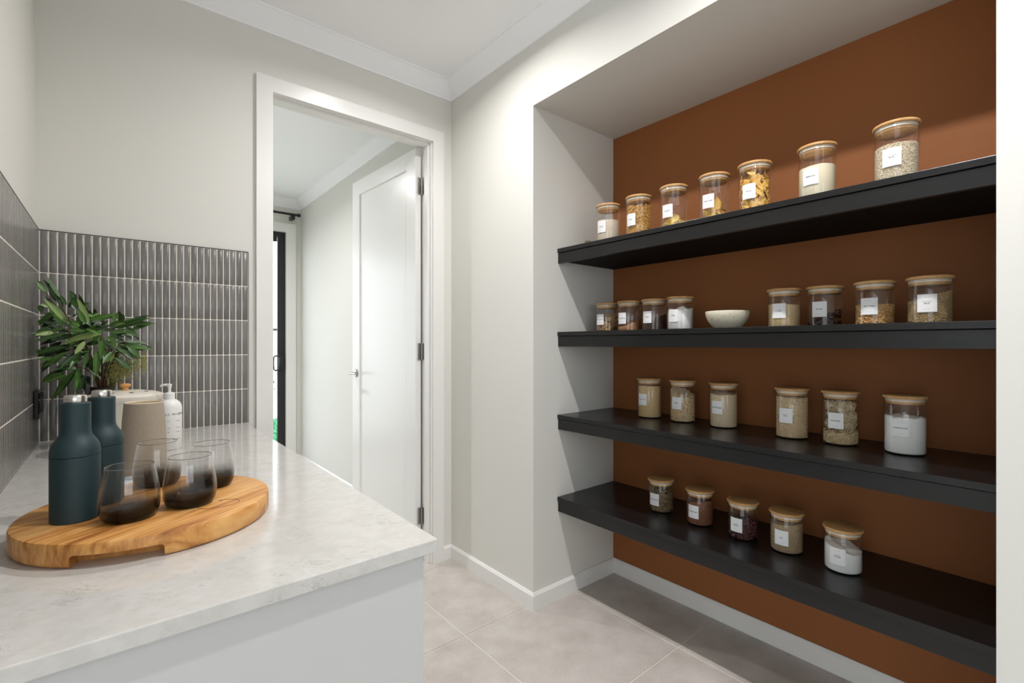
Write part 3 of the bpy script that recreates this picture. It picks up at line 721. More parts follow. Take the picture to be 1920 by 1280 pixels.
# azimuth 180 faces the walkway (-X), larger azimuth turns to the camera (-Y)
place_pieces('potato_chip', crisps, M_crisp, T[2], [(150, .030, .012, (20, 0, 30)), (200, .030, .012, (-25, 10, 80)), (245, .030, .014, (60, 0, 150)), (300, .030, .012, (10, 30, 10)), (20, .030, .012, (15, 20, 60)), (80, .03, .012, (-20, 0, 100)),
    (170, .028, .028, (70, 20, 80)), (225, .032, .030, (80, 10, 130)), (262, .034, .036, (75, 20, 170)), (120, .03, .026, (40, 0, 20)), (340, .03, .026, (30, 20, 0)), (30, .025, .03, (20, 30, 0)), (215, .026, .048, (85, 0, 125)), (282, .036, .030, (80, 0, 190)), (180, .01, .03, (0, 20, 0))],
    'wavy golden potato chip inside the jar lettered POTATO', 'potato chip', 'potato chips in the jar')
def tri_chip(sz, k):
    pts = []; n = 7; vs = []; fs = []
    for side in (0, 1):
        for i in range(n+1):
            for j in range(n+1-i):
                u, v = i/n, j/n; w = 1-u-v
                x = (v-w)*sz*0.5*1.0; y = (u-1/3)*sz*0.87
                vs.append((x, y, k*x*x/sz*2+0.05*sz*math.sin(x*160+y*90)+side*0.0018))
    q = (n+1)*(n+2)//2
    def ix(i, j, s): return s*q+sum(n+1-a for a in range(i))+j
    for i in range(n):
        for j in range(n-i):
            fs.append((ix(i, j, 1), ix(i, j+1, 1), ix(i+1, j, 1))); fs.append((ix(i, j, 0), ix(i+1, j, 0), ix(i, j+1, 0)))
            if j < n-i-1: fs.append((ix(i, j+1, 1), ix(i+1, j+1, 1), ix(i+1, j, 1))); fs.append((ix(i, j+1, 0), ix(i+1, j, 0), ix(i+1, j+1, 0)))
    for i in range(n):
        for (a, c) in (((0, i), (0, i+1)), ((i, 0), (i+1, 0)), ((i, n-i), (i+1, n-i-1))): fs.append((ix(*a, 0), ix(*c, 0), ix(*c, 1), ix(*a, 1)))
    return MB().add(vs, fs).mesh('corn_chip')
chips = [tri_chip(0.060, 0.7), tri_chip(0.052, -0.6), tri_chip(0.048, 0.4)]
place_pieces('corn_chip', chips, M_corn, T[3], [(232, .030, .066, (82, 8, 142)), (250, .030, .040, (70, 100, 160)), (215, .032, .020, (80, 40, 120)), (180, .034, .018, (78, 0, 92)), (265, .032, .018, (60, 60, 175)), (290, .034, .034, (75, 150, 200)),
    (150, .030, .016, (70, 30, 60)), (330, .028, .018, (60, 0, 240)), (20, .028, .02, (70, 80, 290)), (90, .03, .02, (65, 30, 0)), (200, .01, .022, (20, 10, 0)), (240, .016, .028, (60, 30, 100))],
    'triangular yellow corn chip inside the jar lettered CORN CHIPS', 'corn chip', 'corn chips in the jar')
def bowtie(sz):
    vs = []; fs = []; n = 8; m = 4
    for side in (0, 1):
        for i in range(n+1):
            u = i/n*2-1
            hw = sz*(0.16+0.34*min(1, abs(u)*1.25)); x = u*sz*0.62
            for j in range(m+1):
                v = j/m*2-1
                pinch = max(0, 1-abs(u)*2.2)
                edge = 0.05*sz*(1 if (j % 2) else -1)*abs(u)**3
                z = pinch*0.16*sz*math.cos(v*math.pi*1.5)+0.10*sz*math.sin(u*2.2)*v+side*0.0013
                vs.append((x+(edge if i in (0, n) else 0), v*hw, z))
    q = (n+1)*(m+1); ix = lambda i, j, s: s*q+i*(m+1)+j
    for i in range(n):
        for j in range(m):
            fs.append((ix(i, j, 1), ix(i+1, j, 1), ix(i+1, j+1, 1), ix(i, j+1, 1))); fs.append((ix(i, j, 0), ix(i, j+1, 0), ix(i+1, j+1, 0), ix(i+1, j, 0)))
    for i in range(n): fs.append((ix(i, 0, 0), ix(i+1, 0, 0), ix(i+1, 0, 1), ix(i, 0, 1))); fs.append((ix(i, m, 1), ix(i+1, m, 1), ix(i+1, m, 0), ix(i, m, 0)))
    for j in range(m): fs.append((ix(0, j, 0), ix(0, j, 1), ix(0, j+1, 1), ix(0, j+1, 0))); fs.append((ix(n, j, 1), ix(n, j, 0), ix(n, j+1, 0), ix(n, j+1, 1)))
    return MB().add(vs, fs).mesh('bowtie_pasta')
ties = [bowtie(0.031), bowtie(0.028)]
sp = []
for lv in range(8):
    for k in range(9):
        a = k*40+lv*17+random.uniform(-8, 8); z = 0.012+lv*0.0175
        if lv == 7 and (k % 2): continue
        sp.append((a, .043, z+random.uniform(-.003, .003), (90+random.uniform(-16, 16), random.uniform(-80, 80), a+90+random.uniform(-14, 14))))
for k in range(8): sp.append((k*45, .02, 0.131+random.uniform(0, .006), (random.uniform(-50, 50), random.uniform(-50, 50), random.uniform(0, 360))))
place_pieces('bowtie_pasta', ties, M_pasta, T[4], sp, 'bow tie pasta piece in the full tall jar on the topmost shelf', 'pasta', 'bow tie pasta in the jar')
b = MB(); fill_core(b, slope(0.128, 0, 0, 0.1, 0.002), 0.030); o = b.build('pasta_heap', M_pasta, None, True, loc=T[4]); tag(o, 'inner heap of bow tie pasta in the middle of the full jar', 'pasta', kind='stuff')

# ---- second shelf (short jars)
Z = SZs[1]
sec = [((1.905, 1.553), 'FRUIT & NUT', None, 'MIX', 'short jar of fruit and nut mix, leftmost on the second shelf'),
       ((1.895, 1.411), 'CHOCOLATE', 'DRINKING', None, 'short jar of drinking chocolate on the second shelf'),
       ((1.900, 1.276), 'COFFEE', None, None, 'short jar of dark coffee on the second shelf'),
       ((1.890, 1.139), 'SUGAR', 'ICING', None, 'short jar of white icing sugar beside the speckled bowl'),
       ((1.915, 0.729), 'SUGAR', 'RAW', None, 'short jar of raw sugar on the second shelf'),
       ((1.940, 0.604), 'DATES', None, None, 'short jar of dark dates on the second shelf'),
       ((1.915, 0.453), 'SPLIT PEAS', None, None, 'short jar of split peas on the second shelf'),
       ((1.900, 0.313), 'RICE', 'LONG GRAIN', None, 'short jar of brown rice, rightmost on the second shelf')]
Q = [(p[0], p[1], Z) for p, *_ in sec]
for p, (_, a, s_, u, l) in zip(Q, sec): jar(p, H2, a, s_, u, 0.062, l, R(random.uniform(-3, 3)))
b = MB(); hf = slope(0.082, 0, -0.15, 0.05, 0.003); fill_core(b, lambda x, y: hf(x, y)-0.006, FR-0.008)
scatter(b, hf, ellipsoid(.0065, .0045, .0035), 0.0045, 210, 40); scatter(b, hf, flake(.007, .0012), 0.003, 120, 30)
contents('fruit_nut_mix', Q[0], b, I_nut, 'brown and cream fruit and nut mix in its jar', 'nut mix')
b = MB(); fill_core(b, slope(0.040, 0.35, -0.25, 0, 0.001), FR); contents('drinking_chocolate', Q[1], b, P_choc, 'light brown chocolate powder inside a second shelf jar', 'chocolate powder')
b = MB(); fill_core(b, slope(0.050, 0.2, -0.45, 0, 0.0015), FR); contents('ground_coffee', Q[2], b, P_coffee, 'dark brown ground coffee heaped inside its jar', 'coffee')
b = MB(); fill_core(b, slope(0.098, 0, -0.10, 0.25, 0.006), FR, n=48, m=12, rough=0.0015); contents('icing_sugar', Q[3], b, P_white, 'lumpy white icing sugar inside the jar beside the bowl', 'sugar')
b = MB(); fill_core(b, slope(0.087, 0, 0.05, 0.02, 0.001), FR); contents('raw_sugar', Q[4], b, P_raw, 'golden raw sugar crystals inside a second shelf jar', 'sugar')
b = MB(); hf = slope(0.034, 0.25, -0.45, 0, 0.004); scatter(b, hf, ellipsoid(.011, .0065, .0055), 0.0065, 46, 46); contents('dates', Q[5], b, I_date, 'dark wrinkled dates inside the jar lettered DATES', 'dates')
b = MB(); hf = slope(0.067, 0, 0, 0.03, 0.001); fill_core(b, lambda x, y: hf(x, y)-0.003, FR-0.005); scatter(b, hf, ellipsoid(.0034, .0034, .0027, 8, 5), 0.0031, 900, 220)
contents('split_peas', Q[6], b, I_pea, 'tan split peas half filling a second shelf jar', 'split peas')
b = MB(); hf = slope(0.084, 0.1, -0.28, 0, 0.001); fill_core(b, lambda x, y: hf(x, y)-0.002, FR-0.0035); scatter(b, hf, rice, 0.0014, 3200, 800)
contents('brown_rice', Q[7], b, I_brice, 'sloping brown rice inside the rightmost second shelf jar', 'rice')
bo = thing('speckled_bowl', (1.875, 0.924, Z), 'small speckled cream stoneware bowl on the second shelf', 'bowl')
MB().lathe([(0, 0.003), (0.036, 0.003), (0.038, 0), (0.043, 0), (0.047, 0.004), (0.060, 0.016), (0.072, 0.034), (0.079, 0.052), (0.0815, 0.068), (0.0800, 0.0705), (0.0775, 0.069), (0.074, 0.052), (0.066, 0.034), (0.054, 0.017), (0.040, 0.008), (0, 0.006)], 56).build('bowl_body', M_speckle, bo, True, ang=60)

# ---- third shelf (tall jars)
Z = SZs[2]
thr = [((1.960, 1.342), 'COUSCOUS', None, None, 'tall jar of couscous, leftmost on the third shelf'),
       ((1.968, 1.174), 'OATS', 'ROLLED', None, 'tall jar of rolled oats on the third shelf'),
       ((1.970, 0.987), 'BREADCRUMBS', 'PANKO', None, 'tall jar of breadcrumbs on the third shelf'),
       ((1.944, 0.713), 'RICE', 'ARBORIO', None, 'tall jar filled with rice on the third shelf'),
       ((1.949, 0.559), 'NOODLES', None, None, 'tall jar of noodle nests on the third shelf'),
       ((1.941, 0.380), 'CORNFLOUR', None, None, 'tall jar of white cornflour, rightmost on the third shelf')]
Q = [(p[0], p[1], Z) for p, *_ in thr]
for p, (_, a, s_, u, l) in zip(Q, thr): jar(p, H1, a, s_, u, 0.086 if a != 'COUSCOUS' else 0.088, l, R(random.uniform(-3, 3)))
b = MB(); fill_core(b, slope(0.152, 0, 0, 0.03, 0.001), FR); contents('couscous', Q[0], b, P_cous, 'fine golden couscous inside the leftmost third shelf jar', 'couscous')
b = MB(); hf = slope(0.129, 0.1, 0.42, 0, 0.002); fill_core(b, lambda x, y: hf(x, y)-0.003, FR-0.004); scatter(b, hf, flake(.0045, .0006), 0.0018, 1500, 320)
contents('rolled_oats', Q[1], b, I_oat, 'pale rolled oats heaped inside a third shelf jar', 'oats')
b = MB(); fill_core(b, slope(0.142, 0.05, 0, 0.04, 0.0015), FR); contents('breadcrumbs', Q[2], b, P_crumb, 'coarse cream breadcrumbs inside a third shelf jar', 'breadcrumbs')
b = MB(); hf = slope(0.1515, 0, 0, 0.02, 0.001); fill_core(b, lambda x, y: hf(x, y)-0.002, FR-0.0035); scatter(b, hf, bent(.0048, .0015, .05, 4, 4), 0.0016, 3800, 400)
contents('arborio_rice', Q[3], b, I_arb, 'short grain rice filling a third shelf jar', 'rice')
def nest(sz, seed):
    rg = random.Random(seed); b = MB()
    for k in range(16):
        ax = Vector((rg.gauss(0, 1), rg.gauss(0, 1), rg.gauss(0, 1))).normalized(); u = ax.orthogonal().normalized(); v = ax.cross(u)
        rr0 = sz*rg.uniform(.55, 1.0); a0 = rg.uniform(0, 6.28); off = Vector((rg.gauss(0, 1), rg.gauss(0, 1), rg.gauss(0, 1)))*sz*0.14
        pts = []
        for i in range(22):
            a = a0+i/21*rg.uniform(4.8, 5.0); q = rr0*(1+0.14*math.sin(9*a+k))
            pts.append(off+u*math.cos(a)*q+v*math.sin(a)*q*0.8+ax*0.10*sz*math.sin(7*a+k))
        b.tube(pts, 0.00105, 4)
    b.lathe([(0, -sz*.5), (sz*.5, -sz*.2), (sz*.5, sz*.2), (0, sz*.5)], 10)
    return b.mesh('noodle_nest')
nests = [nest(0.020, 1), nest(0.0225, 2), nest(0.021, 3)]
sp = [(200, .027, .134, (0, 0, 0)), (258, .028, .132, (40, 0, 30)), (320, .028, .131, (0, 60, 0)), (80, .028, .132, (0, 10, 90)), (150, .027, .102, (90, 0, 0)), (215, .029, .100, (10, 70, 40)), (275, .029, .098, (0, 140, 20)), (340, .028, .100, (60, 20, 0)), (60, .028, .10, (0, 0, 150)),
      (180, .028, .070, (30, 30, 30)), (240, .029, .068, (120, 0, 60)), (300, .029, .068, (0, 80, 10)), (20, .028, .070, (0, 33, 120)), (110, .028, .070, (60, 60, 60))]
place_pieces('noodle_nest', nests, M_nood, Q[4], sp, 'pale curled noodle nest inside the jar lettered NOODLES', 'noodles', 'noodle nests in the jar')
b = MB(); hf = slope(0.048, 0, 0, 0, 0.003); fill_core(b, lambda x, y: hf(x, y)-0.006, FR-0.006); scatter(b, hf, bent(.012, .0013, .5, 5, 4), 0.003, 700, 160)
contents('noodle_pieces', Q[4], b, I_crumbs, 'broken noodle pieces in the bottom of the noodles jar', 'noodles')
b = MB(); fill_core(b, slope(0.118, 0, 0, 0.05, 0.0045), FR, n=48, m=12, rough=0.001); contents('cornflour', Q[5], b, P_white, 'white cornflour inside the rightmost third shelf jar', 'flour')

# ---- lowest shelf (short jars)
Z = SZs[3]
fou = [((1.908, 1.246), 'LEMONGRASS', None, 'TEA', 'short jar of dried stalks, leftmost on the lowest shelf'),
       ((1.897, 1.052), 'LINSEED MEAL', None, None, 'short jar of reddish linseed meal on the lowest shelf'),
       ((1.890, 0.869), 'BEANS', 'KIDNEY', None, 'short jar of dark kidney beans on the lowest shelf'),
       ((1.893, 0.712), 'LSA', None, None, 'short jar of speckled LSA seed mix on the lowest shelf'),
       ((1.874, 0.530), 'FLOUR', 'PLAIN', None, 'short jar of white flour, rightmost on the lowest shelf')]
Q = [(p[0], p[1], Z) for p, *_ in fou]
for p, (_, a, s_, u, l) in zip(Q, fou): jar(p, H2, a, s_, u, 0.058, l, R(random.uniform(-3, 3)))
b = MB(); hf = slope(0.100, 0, 0.1, 0, 0.003); scatter(b, hf, bent(.024, .0016, .35, 6, 4), 0.004, 560, 90); fill_core(b, lambda x, y: hf(x, y)-0.012, FR-0.010)
contents('dried_stalks', Q[0], b, I_stalk, 'dark dried stalks tangled inside the leftmost lowest shelf jar', 'dried herbs')
b = MB(); fill_core(b, slope(0.092, -0.1, -0.25, 0, 0.001), FR); contents('linseed_meal', Q[1], b, P_lin, 'reddish brown linseed meal inside a lowest shelf jar', 'seeds')
b = MB(); hf = slope(0.066, 0, -0.1, 0, 0.002); fill_core(b, lambda x, y: hf(x, y)-0.006, FR-0.008); scatter(b, hf, ellipsoid(.0062, .0036, .0032), 0.0036, 420, 110)
contents('kidney_beans', Q[2], b, I_bean, 'glossy dark red kidney beans inside a lowest shelf jar', 'beans')
b = MB(); fill_core(b, slope(0.105, 0.05, -0.1, 0, 0.001), FR); contents('lsa_mix', Q[3], b, P_lsa, 'brown speckled ground seed mix inside the LSA jar', 'seeds')
b = MB(); fill_core(b, slope(0.080, 0.05, 0.25, 0, 0.002), FR, n=48, m=12); contents('plain_flour', Q[4], b, P_white, 'white flour inside the rightmost lowest shelf jar', 'flour')

# ------------------------------------------------------------------ things on the bench
# round board with a hand grip cut under its front rim
BC = (0.059, 1.173); BR = 0.200; BT = 0.040
bd = MB().lathe([(0, 0), (BR-0.008, 0), (BR-0.003, 0.002), (BR, 0.007), (BR, BT-0.005), (BR-0.0015, BT-0.0015), (BR-0.005, BT), (0, BT)], 120)
bobj = bd.build('serving_board', M_teak, None, True, loc=(BC[0], BC[1], ZB), ang=40)
def cutter(ang):
    c = MB().box(-0.062, 0.062, -0.26, -0.158, -0.01, 0.0215, 0.006).build('cut', None, None, loc=(BC[0], BC[1], ZB), rot=(0, 0, ang)); return c
for ang in (R(-17), R(163)):
    c = cutter(ang); md = bobj.modifiers.new('cut', 'BOOLEAN'); md.object = c; md.operation = 'DIFFERENCE'; md.solver = 'EXACT'
    bpy.context.view_layer.update(); me = evaluated_mesh(bobj, 'serving_board'); bobj.modifiers.clear(); bobj.data = me; bpy.data.objects.remove(c)
if not bobj.data.materials: bobj.data.materials.append(M_teak)
bobj.data.set_sharp_from_angle(angle=R(40))
tag(bobj, 'thick round teak serving board on the white benchtop', 'board')
pts = []
for k in range(40):
    a = 2*math.pi*k/39*0.93+1.9; q = 0.026*(1+0.14*math.cos(2*a)+0.10*math.cos(a-1.2)); pts.append((0.095+q*math.cos(a)*1.15, -0.098+q*math.sin(a), BT+0.0001))
pts += [(pts[-1][0]+0.006, pts[-1][1]-0.004, BT+0.0001)]
MB().tube(pts, 0.0005, 5).build('engraved_outline', M_engrave, bobj)

ZT = ZB+BT
def grinder(x, y, label):
    t = thing('bottle_grinder', (x, y, ZT), label, 'grinder', 'dark teal bottle grinders'); r = 0.0345; n = 0.0212
    MB().lathe([(0, 0), (r-0.0012, 0), (r, 0.0012), (r, 0.1120), (r-0.0008, 0.1126), (0, 0.1126)], 56).build('base_body', M_teal, t, True)
    MB().lathe([(0, 0.1130), (r-0.0008, 0.1130), (r, 0.1136), (r, 0.121), (r-0.0012, 0.129), (r-0.0045, 0.137), (r-0.0088, 0.1435), (n+0.0016, 0.149), (n+0.0003, 0.1545), (n, 0.160), (n, 0.2045), (n-0.0010, 0.2058), (n-0.0035, 0.2060), (0, 0.2060)], 56).build('neck', M_teal, t, True)
    MB().lathe([(0, 0.2061), (0.0155, 0.2061), (0.0158, 0.207), (0.0158, 0.2165), (0.0146, 0.2188), (0.0120, 0.2195), (0, 0.2195)], 40).build('cap', M_chrome, t, True)
grinder(-0.0545, 1.150, 'dark teal bottle grinder with steel cap, nearest the camera')
grinder(-0.0205, 1.238, 'dark teal bottle grinder with steel cap, standing behind the other')
def tumbler(x, y, label):
    t = thing('smoked_tumbler', (x, y, ZT), label, 'glass', 'smoked stemless tumblers')
    ring = [(0.0352*math.cos(2*math.pi*k/48), 0.0352*math.sin(2*math.pi*k/48), 0.0932) for k in range(49)]
    MB().tube(ring, 0.0007, 6, caps=False).build('rim', M_rim, t, True)
    MB().lathe([(0, 0.0008), (0.026, 0.0008), (0.031, 0.0), (0.0360, 0.0012), (0.0405, 0.0065), (0.0434, 0.016), (0.0445, 0.027), (0.0441, 0.041), (0.0420, 0.058), (0.0390, 0.076), (0.0360, 0.0925), (0.0357, 0.0932), (0.0352, 0.0934), (0.0347, 0.0931), (0.0345, 0.0925),
                (0.0378, 0.076), (0.0407, 0.058), (0.0427, 0.041), (0.0428, 0.029), (0.0408, 0.020), (0.035, 0.0145), (0.020, 0.0125), (0, 0.012)], 64).build('glass', M_smoke, t, True, ang=60)
tumbler(0.020, 1.093, 'smoked tumbler standing beside the nearest teal grinder')
tumbler(0.112, 1.114, 'smoked tumbler in the middle of the front of the board')
tumbler(0.072, 1.318, 'smoked tumbler behind the others, in front of the stoneware vase')
tumbler(0.162, 1.228, 'smoked tumbler farthest right, near the right rim of the board')

va = thing('stoneware_vase', (0.059, 1.612, ZB), 'taupe stoneware vase behind the round board', 'vase')
wob = lambda a, z: 1+0.010*math.sin(2*a+1+z*14)+0.006*math.sin(3*a+z*30)
MB().lathe([(0, 0), (0.044, 0), (0.0475, 0.004), (0.0486, 0.03), (0.0490, 0.07), (0.0480, 0.11), (0.0458, 0.15), (0.0434, 0.185), (0.0427, 0.1935)], 64, wob=wob).build('body', M_stone, va, True)
MB().lathe([(0.0427, 0.1935), (0.0417, 0.1950), (0.0399, 0.1935), (0.0406, 0.185), (0.0430, 0.15), (0.0450, 0.11), (0.0460, 0.07), (0.045, 0.02), (0.04, 0.008), (0, 0.008)], 64, wob=wob).build('glazed_lining', M_cream, va, True)

# enamel bin with lid
CB = (0.0255, 2.06); CRr = 0.1030
bn = thing('lidded_bin', (CB[0], CB[1], ZB), 'cream enamel bin with a wooden lid knob beside the foliage', 'canister')
MB().lathe([(0, 0), (CRr-0.006, 0), (CRr-0.003, 0.002), (CRr-0.003, 0.158), (CRr-0.001, 0.161), (0, 0.161)], 72).build('body', M_enamel, bn, True)
ld = MB().lathe([(0, 0.1612), (CRr, 0.1612), (CRr+0.0012, 0.163), (CRr+0.0012, 0.178), (CRr-0.001, 0.1805), (CRr*0.8, 0.1875), (CRr*0.45, 0.1935), (0, 0.196)], 72).build('lid', M_enamel, bn, True)
MB().lathe([(0, 0.1962), (0.010, 0.1962), (0.0085, 0.200), (0.0085, 0.203), (0.0135, 0.207), (0.0155, 0.211), (0.0145, 0.2145), (0.010, 0.217), (0, 0.2175)], 32).build('knob', M_knob, ld, True)
for k in range(8):
    a = 2*math.pi*(k+0.3)/8; q = CRr*0.62
    MB().lathe([(0, 0), (0.0055, 0), (0.0055, 0.0006), (0, 0.0006)], 12).build('vent_hole', M_blacktrim, ld, loc=(q*math.cos(a), q*math.sin(a), 0.1912))
for s in (-1, 1):
    a0 = R(8) if s > 0 else R(188); ux, uy = math.cos(a0), math.sin(a0); tx, ty_ = -uy, ux
    q = CRr-0.004
    MB().box(-0.004, 0.010, -0.012, 0.012, 0.135, 0.157, 0.002).build('handle_lug', M_enamel, bn, loc=(ux*q, uy*q, 0), rot=(0, 0, a0))

# soap bottle
sb = thing('pump_bottle', (0.1390, 1.9560, ZB), 'white pump bottle with dark printed lines beside the vase', 'bottle')
r0 = 0.0346
MB().lathe([(0, 0), (r0-0.003, 0), (r0, 0.003), (r0, 0.136), (r0-0.0013, 0.145), (r0-0.005, 0.154), (r0-0.011, 0.1605), (0.0180, 0.1640), (0.0158, 0.1655), (0, 0.1655)], 48).build('body', M_whiteplastic, sb, True, ang=50)
pm = MB().lathe([(0, 0.1657), (0.0148, 0.1657), (0.0148, 0.1850), (0.0135, 0.1865), (0.0100, 0.1870), (0.0100, 0.1890), (0.0044, 0.1895), (0.0040, 0.199), (0.0056, 0.207), (0.0068, 0.2145), (0.0062, 0.2165), (0, 0.2170)], 28).build('pump', M_whiteplastic, sb, True)
MB().tube([(-0.002, 0.002, 0.2128), (-0.012, 0.006, 0.2135), (-0.021, 0.011, 0.2115), (-0.0235, 0.0125, 0.2085)], [0.0046, 0.0042, 0.0036, 0.0032], 10).build('spout', M_whiteplastic, pm, True)
b = MB(); rr2 = r0+0.0002
v, f, w = wrap_text('No II', 0.0090, 0, 0.0, rr2, 0); add_wrapped(b, [(u-0.006, q) for u, q in v], f, rr2, 0.118)
v, f, w = wrap_text('Mrs BROW', 0.0098, 0, 0.0, rr2, 0); add_wrapped(b, [(u+0.034, q) for u, q in v], f, rr2, 0.118)
for (z, u0, u1) in ((0.096, -0.003, 0.004), (0.096, 0.022, 0.036), (0.074, -0.003, 0.004), (0.074, 0.022, 0.036), (0.060, -0.003, 0.004), (0.060, 0.022, 0.036), (0.036, -0.012, 0.006), (0.036, 0.010, 0.036)):
    n = 6; add_wrapped(b, [(u0+(u1-u0)*k/n, -0.0005) for k in range(n+1)]+[(u0+(u1-u0)*k/n, 0.0005) for k in range(n+1)], [(k, k+1, n+2+k, n+1+k) for k in range(n)], rr2, z)
b.build('printed_label', M_ink, sb, rot=(0, 0, R(80)))

# power outlet on the tiled left wall
ou = thing('power_outlet', (XL+0.0105, 2.290, 1.045), 'black double power outlet on the left tiled wall', 'outlet')
MB().box(0, 0.012, -0.058, 0.058, -0.0475, 0.0475, 0.002).build('plate', M_blackgloss, ou)
for y in (-0.026, 0.026):
    MB().box(0.0121, 0.0145, y-0.019, y+0.019, -0.030, 0.012, 0.001).build('socket', M_black, ou)
    MB().box(0.0121, 0.0165, y-0.009, y+0.009, 0.019, 0.037, 0.001).build('switch', M_blackgloss, ou)

# ------------------------------------------------------------------ foliage
F_ = Vector((math.sin(R(YAW)), math.cos(R(YAW)), 0)); R_ = Vector((math.cos(R(YAW)), -math.sin(R(YAW)), 0))
def at(zx, zy, Y):
    """sketch position on the zoomed study of the foliage -> a point of the place at depth Y"""
    px, py = 30+zx/5.3333, 510+zy/5.3333
    d = F_+R_*((px-960)/899.15)+Vector((0, 0, 1))*((644.2-py)/899.15); t = Y/d.y
    p = Vector((0, 0, 1.25))+d*t
    if p.x < -0.196: p.x = -0.196
    return p
def leaf_mesh(width, curl, droop):
    n = 9; vs = []; fs = []
    for i in range(n+1):
        u = i/n; w = width*max(0.02, (math.sin(math.pi*min(1, u**0.85)))**0.8) if i < n else 0.0008
        zc = droop*(u*u)*0.22
        for x, zz in ((-w, curl*w), (-w*0.5, curl*w*0.35), (0, 0), (w*0.5, curl*w*0.35), (w, curl*w)): vs.append((x, u, zc+zz))
    for i in range(n):
        for k in range(4): fs.append((i*5+k, i*5+k+1, i*5+k+6, i*5+k+5))
    me = MB().add(vs, fs).mesh('leaf'); return me
LM = {}
for mk, mm in (('g', M_leaf), ('d', M_leafdark), ('p', M_leafpale)):
    LM[mk] = []
    for (w, c, d) in ((0.104, 0.30, -0.5), (0.116, 0.40, -0.9), (0.098, 0.22, 0.15)):
        me = leaf_mesh(w, c, d); me.materials.append(mm); me.polygons.foreach_set('use_smooth', [True]*len(me.polygons)); LM[mk].append(me)
VP = Vector((-0.036, 2.262, ZB))
plant = thing('leafy_arrangement', VP, 'green leafy foliage arrangement in the tiled corner of the bench', 'plant')
MB().lathe([(0, 0), (0.040, 0), (0.046, 0.006), (0.056, 0.06), (0.054, 0.12), (0.040, 0.165), (0.033, 0.185), (0.036, 0.196), (0.033, 0.196), (0.030, 0.185), (0, 0.17)], 32).build('vase', M_darkvase, plant, True)
leaves = '''300,200,210,90,g 430,290,310,85,d 505,330,436,225,g 600,380,520,280,d 520,520,320,270,p 240,375,120,355,d 380,390,145,515,p 430,520,260,470,d 200,500,95,490,d 330,545,125,625,g
500,565,270,580,g 520,600,180,700,g 400,600,200,622,p 578,310,560,220,d 735,510,605,255,p 700,520,620,370,g 580,450,560,400,d 770,500,730,375,d 700,400,712,340,d 770,500,820,385,g
780,490,960,445,g 985,500,985,390,g 1025,480,1045,410,d 990,560,1330,455,g 1140,580,1345,510,g 960,560,1060,490,p 940,600,1110,600,g 1110,580,1235,645,g 660,570,840,530,d 780,580,940,530,d
530,575,670,580,g 845,620,410,690,p 840,625,780,690,g 770,650,720,700,p 850,625,860,880,g 900,640,1030,715,g 690,690,590,820,p 600,690,560,745,g 560,740,90,850,d 480,740,180,800,d
700,790,420,945,g 640,860,535,945,g 500,800,220,965,d 560,940,350,1000,d 420,1005,270,1105,g 510,1030,340,1080,g 580,1000,360,1250,d 620,960,610,1165,g 670,1020,660,1170,d 690,1060,730,1110,d
720,800,680,950,g 740,820,755,960,d 800,790,805,1040,g 965,790,865,920,g 980,800,940,900,p 980,850,1165,970,g 1010,760,1200,850,g 1030,720,1220,770,g 1110,740,1245,850,g 1050,690,1330,720,g
1200,740,1350,760,d 720,800,650,770,p 300,740,130,820,d 420,840,250,870,d 800,600,690,605,g 560,480,640,550,g 300,590,200,640,d 880,980,930,970,d 700,940,840,1070,d 450,1000,350,1060,d
240,320,350,345,p 640,640,540,700,d 700,720,840,700,d 860,700,960,760,d 620,760,740,840,d 900,760,840,860,d 760,560,880,590,d 640,520,560,600,d 700,600,600,660,d 560,840,440,820,d
880,560,980,600,d 960,640,1080,640,d 1000,660,1120,700,d 480,640,340,690,d 460,700,330,740,d 600,560,480,520,d 640,420,720,520,d 820,450,900,520,d 540,880,640,960,d 760,860,700,960,d
420,430,300,400,d 470,480,360,440,d 860,880,800,960,d 1060,600,1160,660,d 920,480,840,540,d 820,740,900,800,d 660,860,580,900,d 380,780,260,850,d 500,920,400,950,d 1080,780,1180,800,d'''
rg = random.Random(3)
toks = leaves.split(); rj = random.Random(11)
for tok in toks[:72]+toks[:66]:       # more rows of leaves among the first
    q = tok.split(','); j = lambda v, s: str(float(v)+rj.uniform(-s, s))
    toks.append(','.join([j(q[0], 55), j(q[1], 50), j(q[2], 42), j(q[3], 42), rj.choice('ddgg')]))
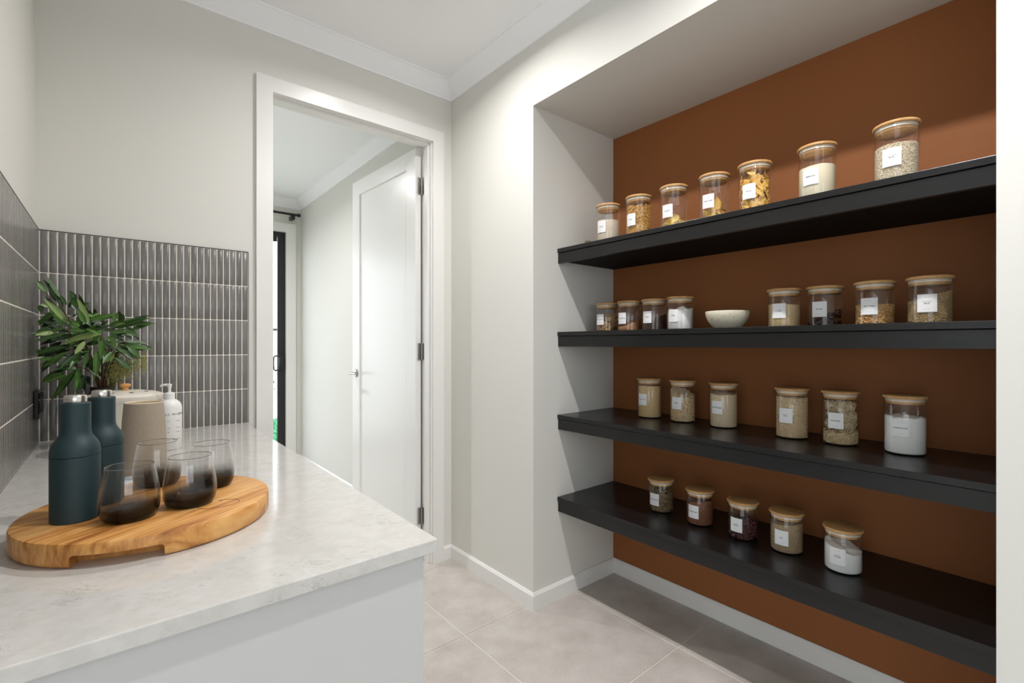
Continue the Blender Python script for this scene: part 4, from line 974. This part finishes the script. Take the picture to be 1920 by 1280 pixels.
for k, tok in enumerate(toks):
    q = tok.split(','); x0_, y0_, x1_, y1_ = map(float, q[:4]); mk = q[4]
    filler = k >= 82
    cxm, cym = (x0_+x1_)/2-690, (y0_+y1_)/2-660; rho2 = min(1.2, (cxm/560)**2+(cym/480)**2)
    Yb = 2.06+0.09*rho2+rg.uniform(-.025, .025)+(0.07 if mk == 'd' else 0)+(0.03 if filler else 0)
    Yt = Yb+rg.uniform(-.05, .035)
    A, Bp = at(x0_, y0_, Yb), at(x1_, y1_, min(Yt, 2.33))
    d = Bp-A; L = d.length; d.normalize()
    nrm = Vector((rg.uniform(-.4, .4), -1.0+rg.uniform(-.2, .2), 0.55+rg.uniform(-.35, .45))); nrm = (nrm-d*nrm.dot(d)).normalized(); sx = d.cross(nrm)
    o = obj('leaf', LM[mk][k % 3], None, plant)
    mw = Matrix((( sx.x*L, d.x*L, nrm.x*L, A.x), (sx.y*L, d.y*L, nrm.y*L, A.y), (sx.z*L, d.z*L, nrm.z*L, A.z), (0, 0, 0, 1)))
    o.matrix_parent_inverse = Matrix.Identity(4); wfac = max(0.9, min(1.6, 0.074/L)); 
    o.matrix_basis = Matrix.Translation(-VP)@mw@Matrix.Diagonal((wfac, 1, 1, 1))
mouth = VP+Vector((0, 0, 0.180))
for (hx_, hy_, Yh) in ((300, 205, 2.16), (560, 470, 2.10), (500, 560, 2.08), (850, 622, 2.06), (985, 790, 2.08), (720, 800, 2.05), (600, 940, 2.10), (980, 560, 2.12), (1110, 700, 2.12), (440, 330, 2.16), (840, 1000, 2.20), (540, 760, 2.08)):
    h = at(hx_, hy_, Yh); m1 = mouth.lerp(h, 0.35)+Vector((0, 0, 0.03)); m2 = mouth.lerp(h, 0.7)+Vector((0, 0, 0.02))
    MB().tube([p-VP for p in (mouth+Vector((0, 0, -0.02)), m1, m2, h)], [0.0032, 0.0028, 0.0022, 0.0014], 6).build('stem', M_bark, plant, True)
b = MB()
for k in range(1700):
    t = rg.random()
    if t < 0.72: zx, zy = rg.gauss(1020, 75), rg.gauss(965, 70)
    elif t < 0.92: zx, zy = rg.gauss(1190, 70), rg.gauss(910, 55)
    else: zx, zy = rg.gauss(1285, 14), rg.gauss(900, 60)
    if zy > 1105 or zx > 1320: continue
    p = at(zx, zy, 2.19+rg.uniform(-.04, .07))-VP; s = rg.uniform(.0010, .0020)
    a = Vector((rg.gauss(0, 1), rg.gauss(0, 1), rg.gauss(0, 1))).normalized(); u = a.orthogonal().normalized()*s; v = a.cross(u)
    b.add([p+u, p+v, p-u, p-v, p+a*s*1.6, p-a*s*1.6], [(0, 1, 4), (1, 2, 4), (2, 3, 4), (3, 0, 4), (1, 0, 5), (2, 1, 5), (3, 2, 5), (0, 3, 5)])
for k in range(60):
    p = at(rg.gauss(1060, 90), rg.gauss(950, 60), 2.2)-VP; b.tube([mouth-VP+Vector((0.02, 0, 0.0)), (mouth-VP).lerp(p, .6)+Vector((0, 0, .01)), p], 0.0005, 3)
o = b.build('seed_spray', M_seed, plant); o['kind'] = 'stuff'; o['label'] = 'fine yellow green seed sprays'
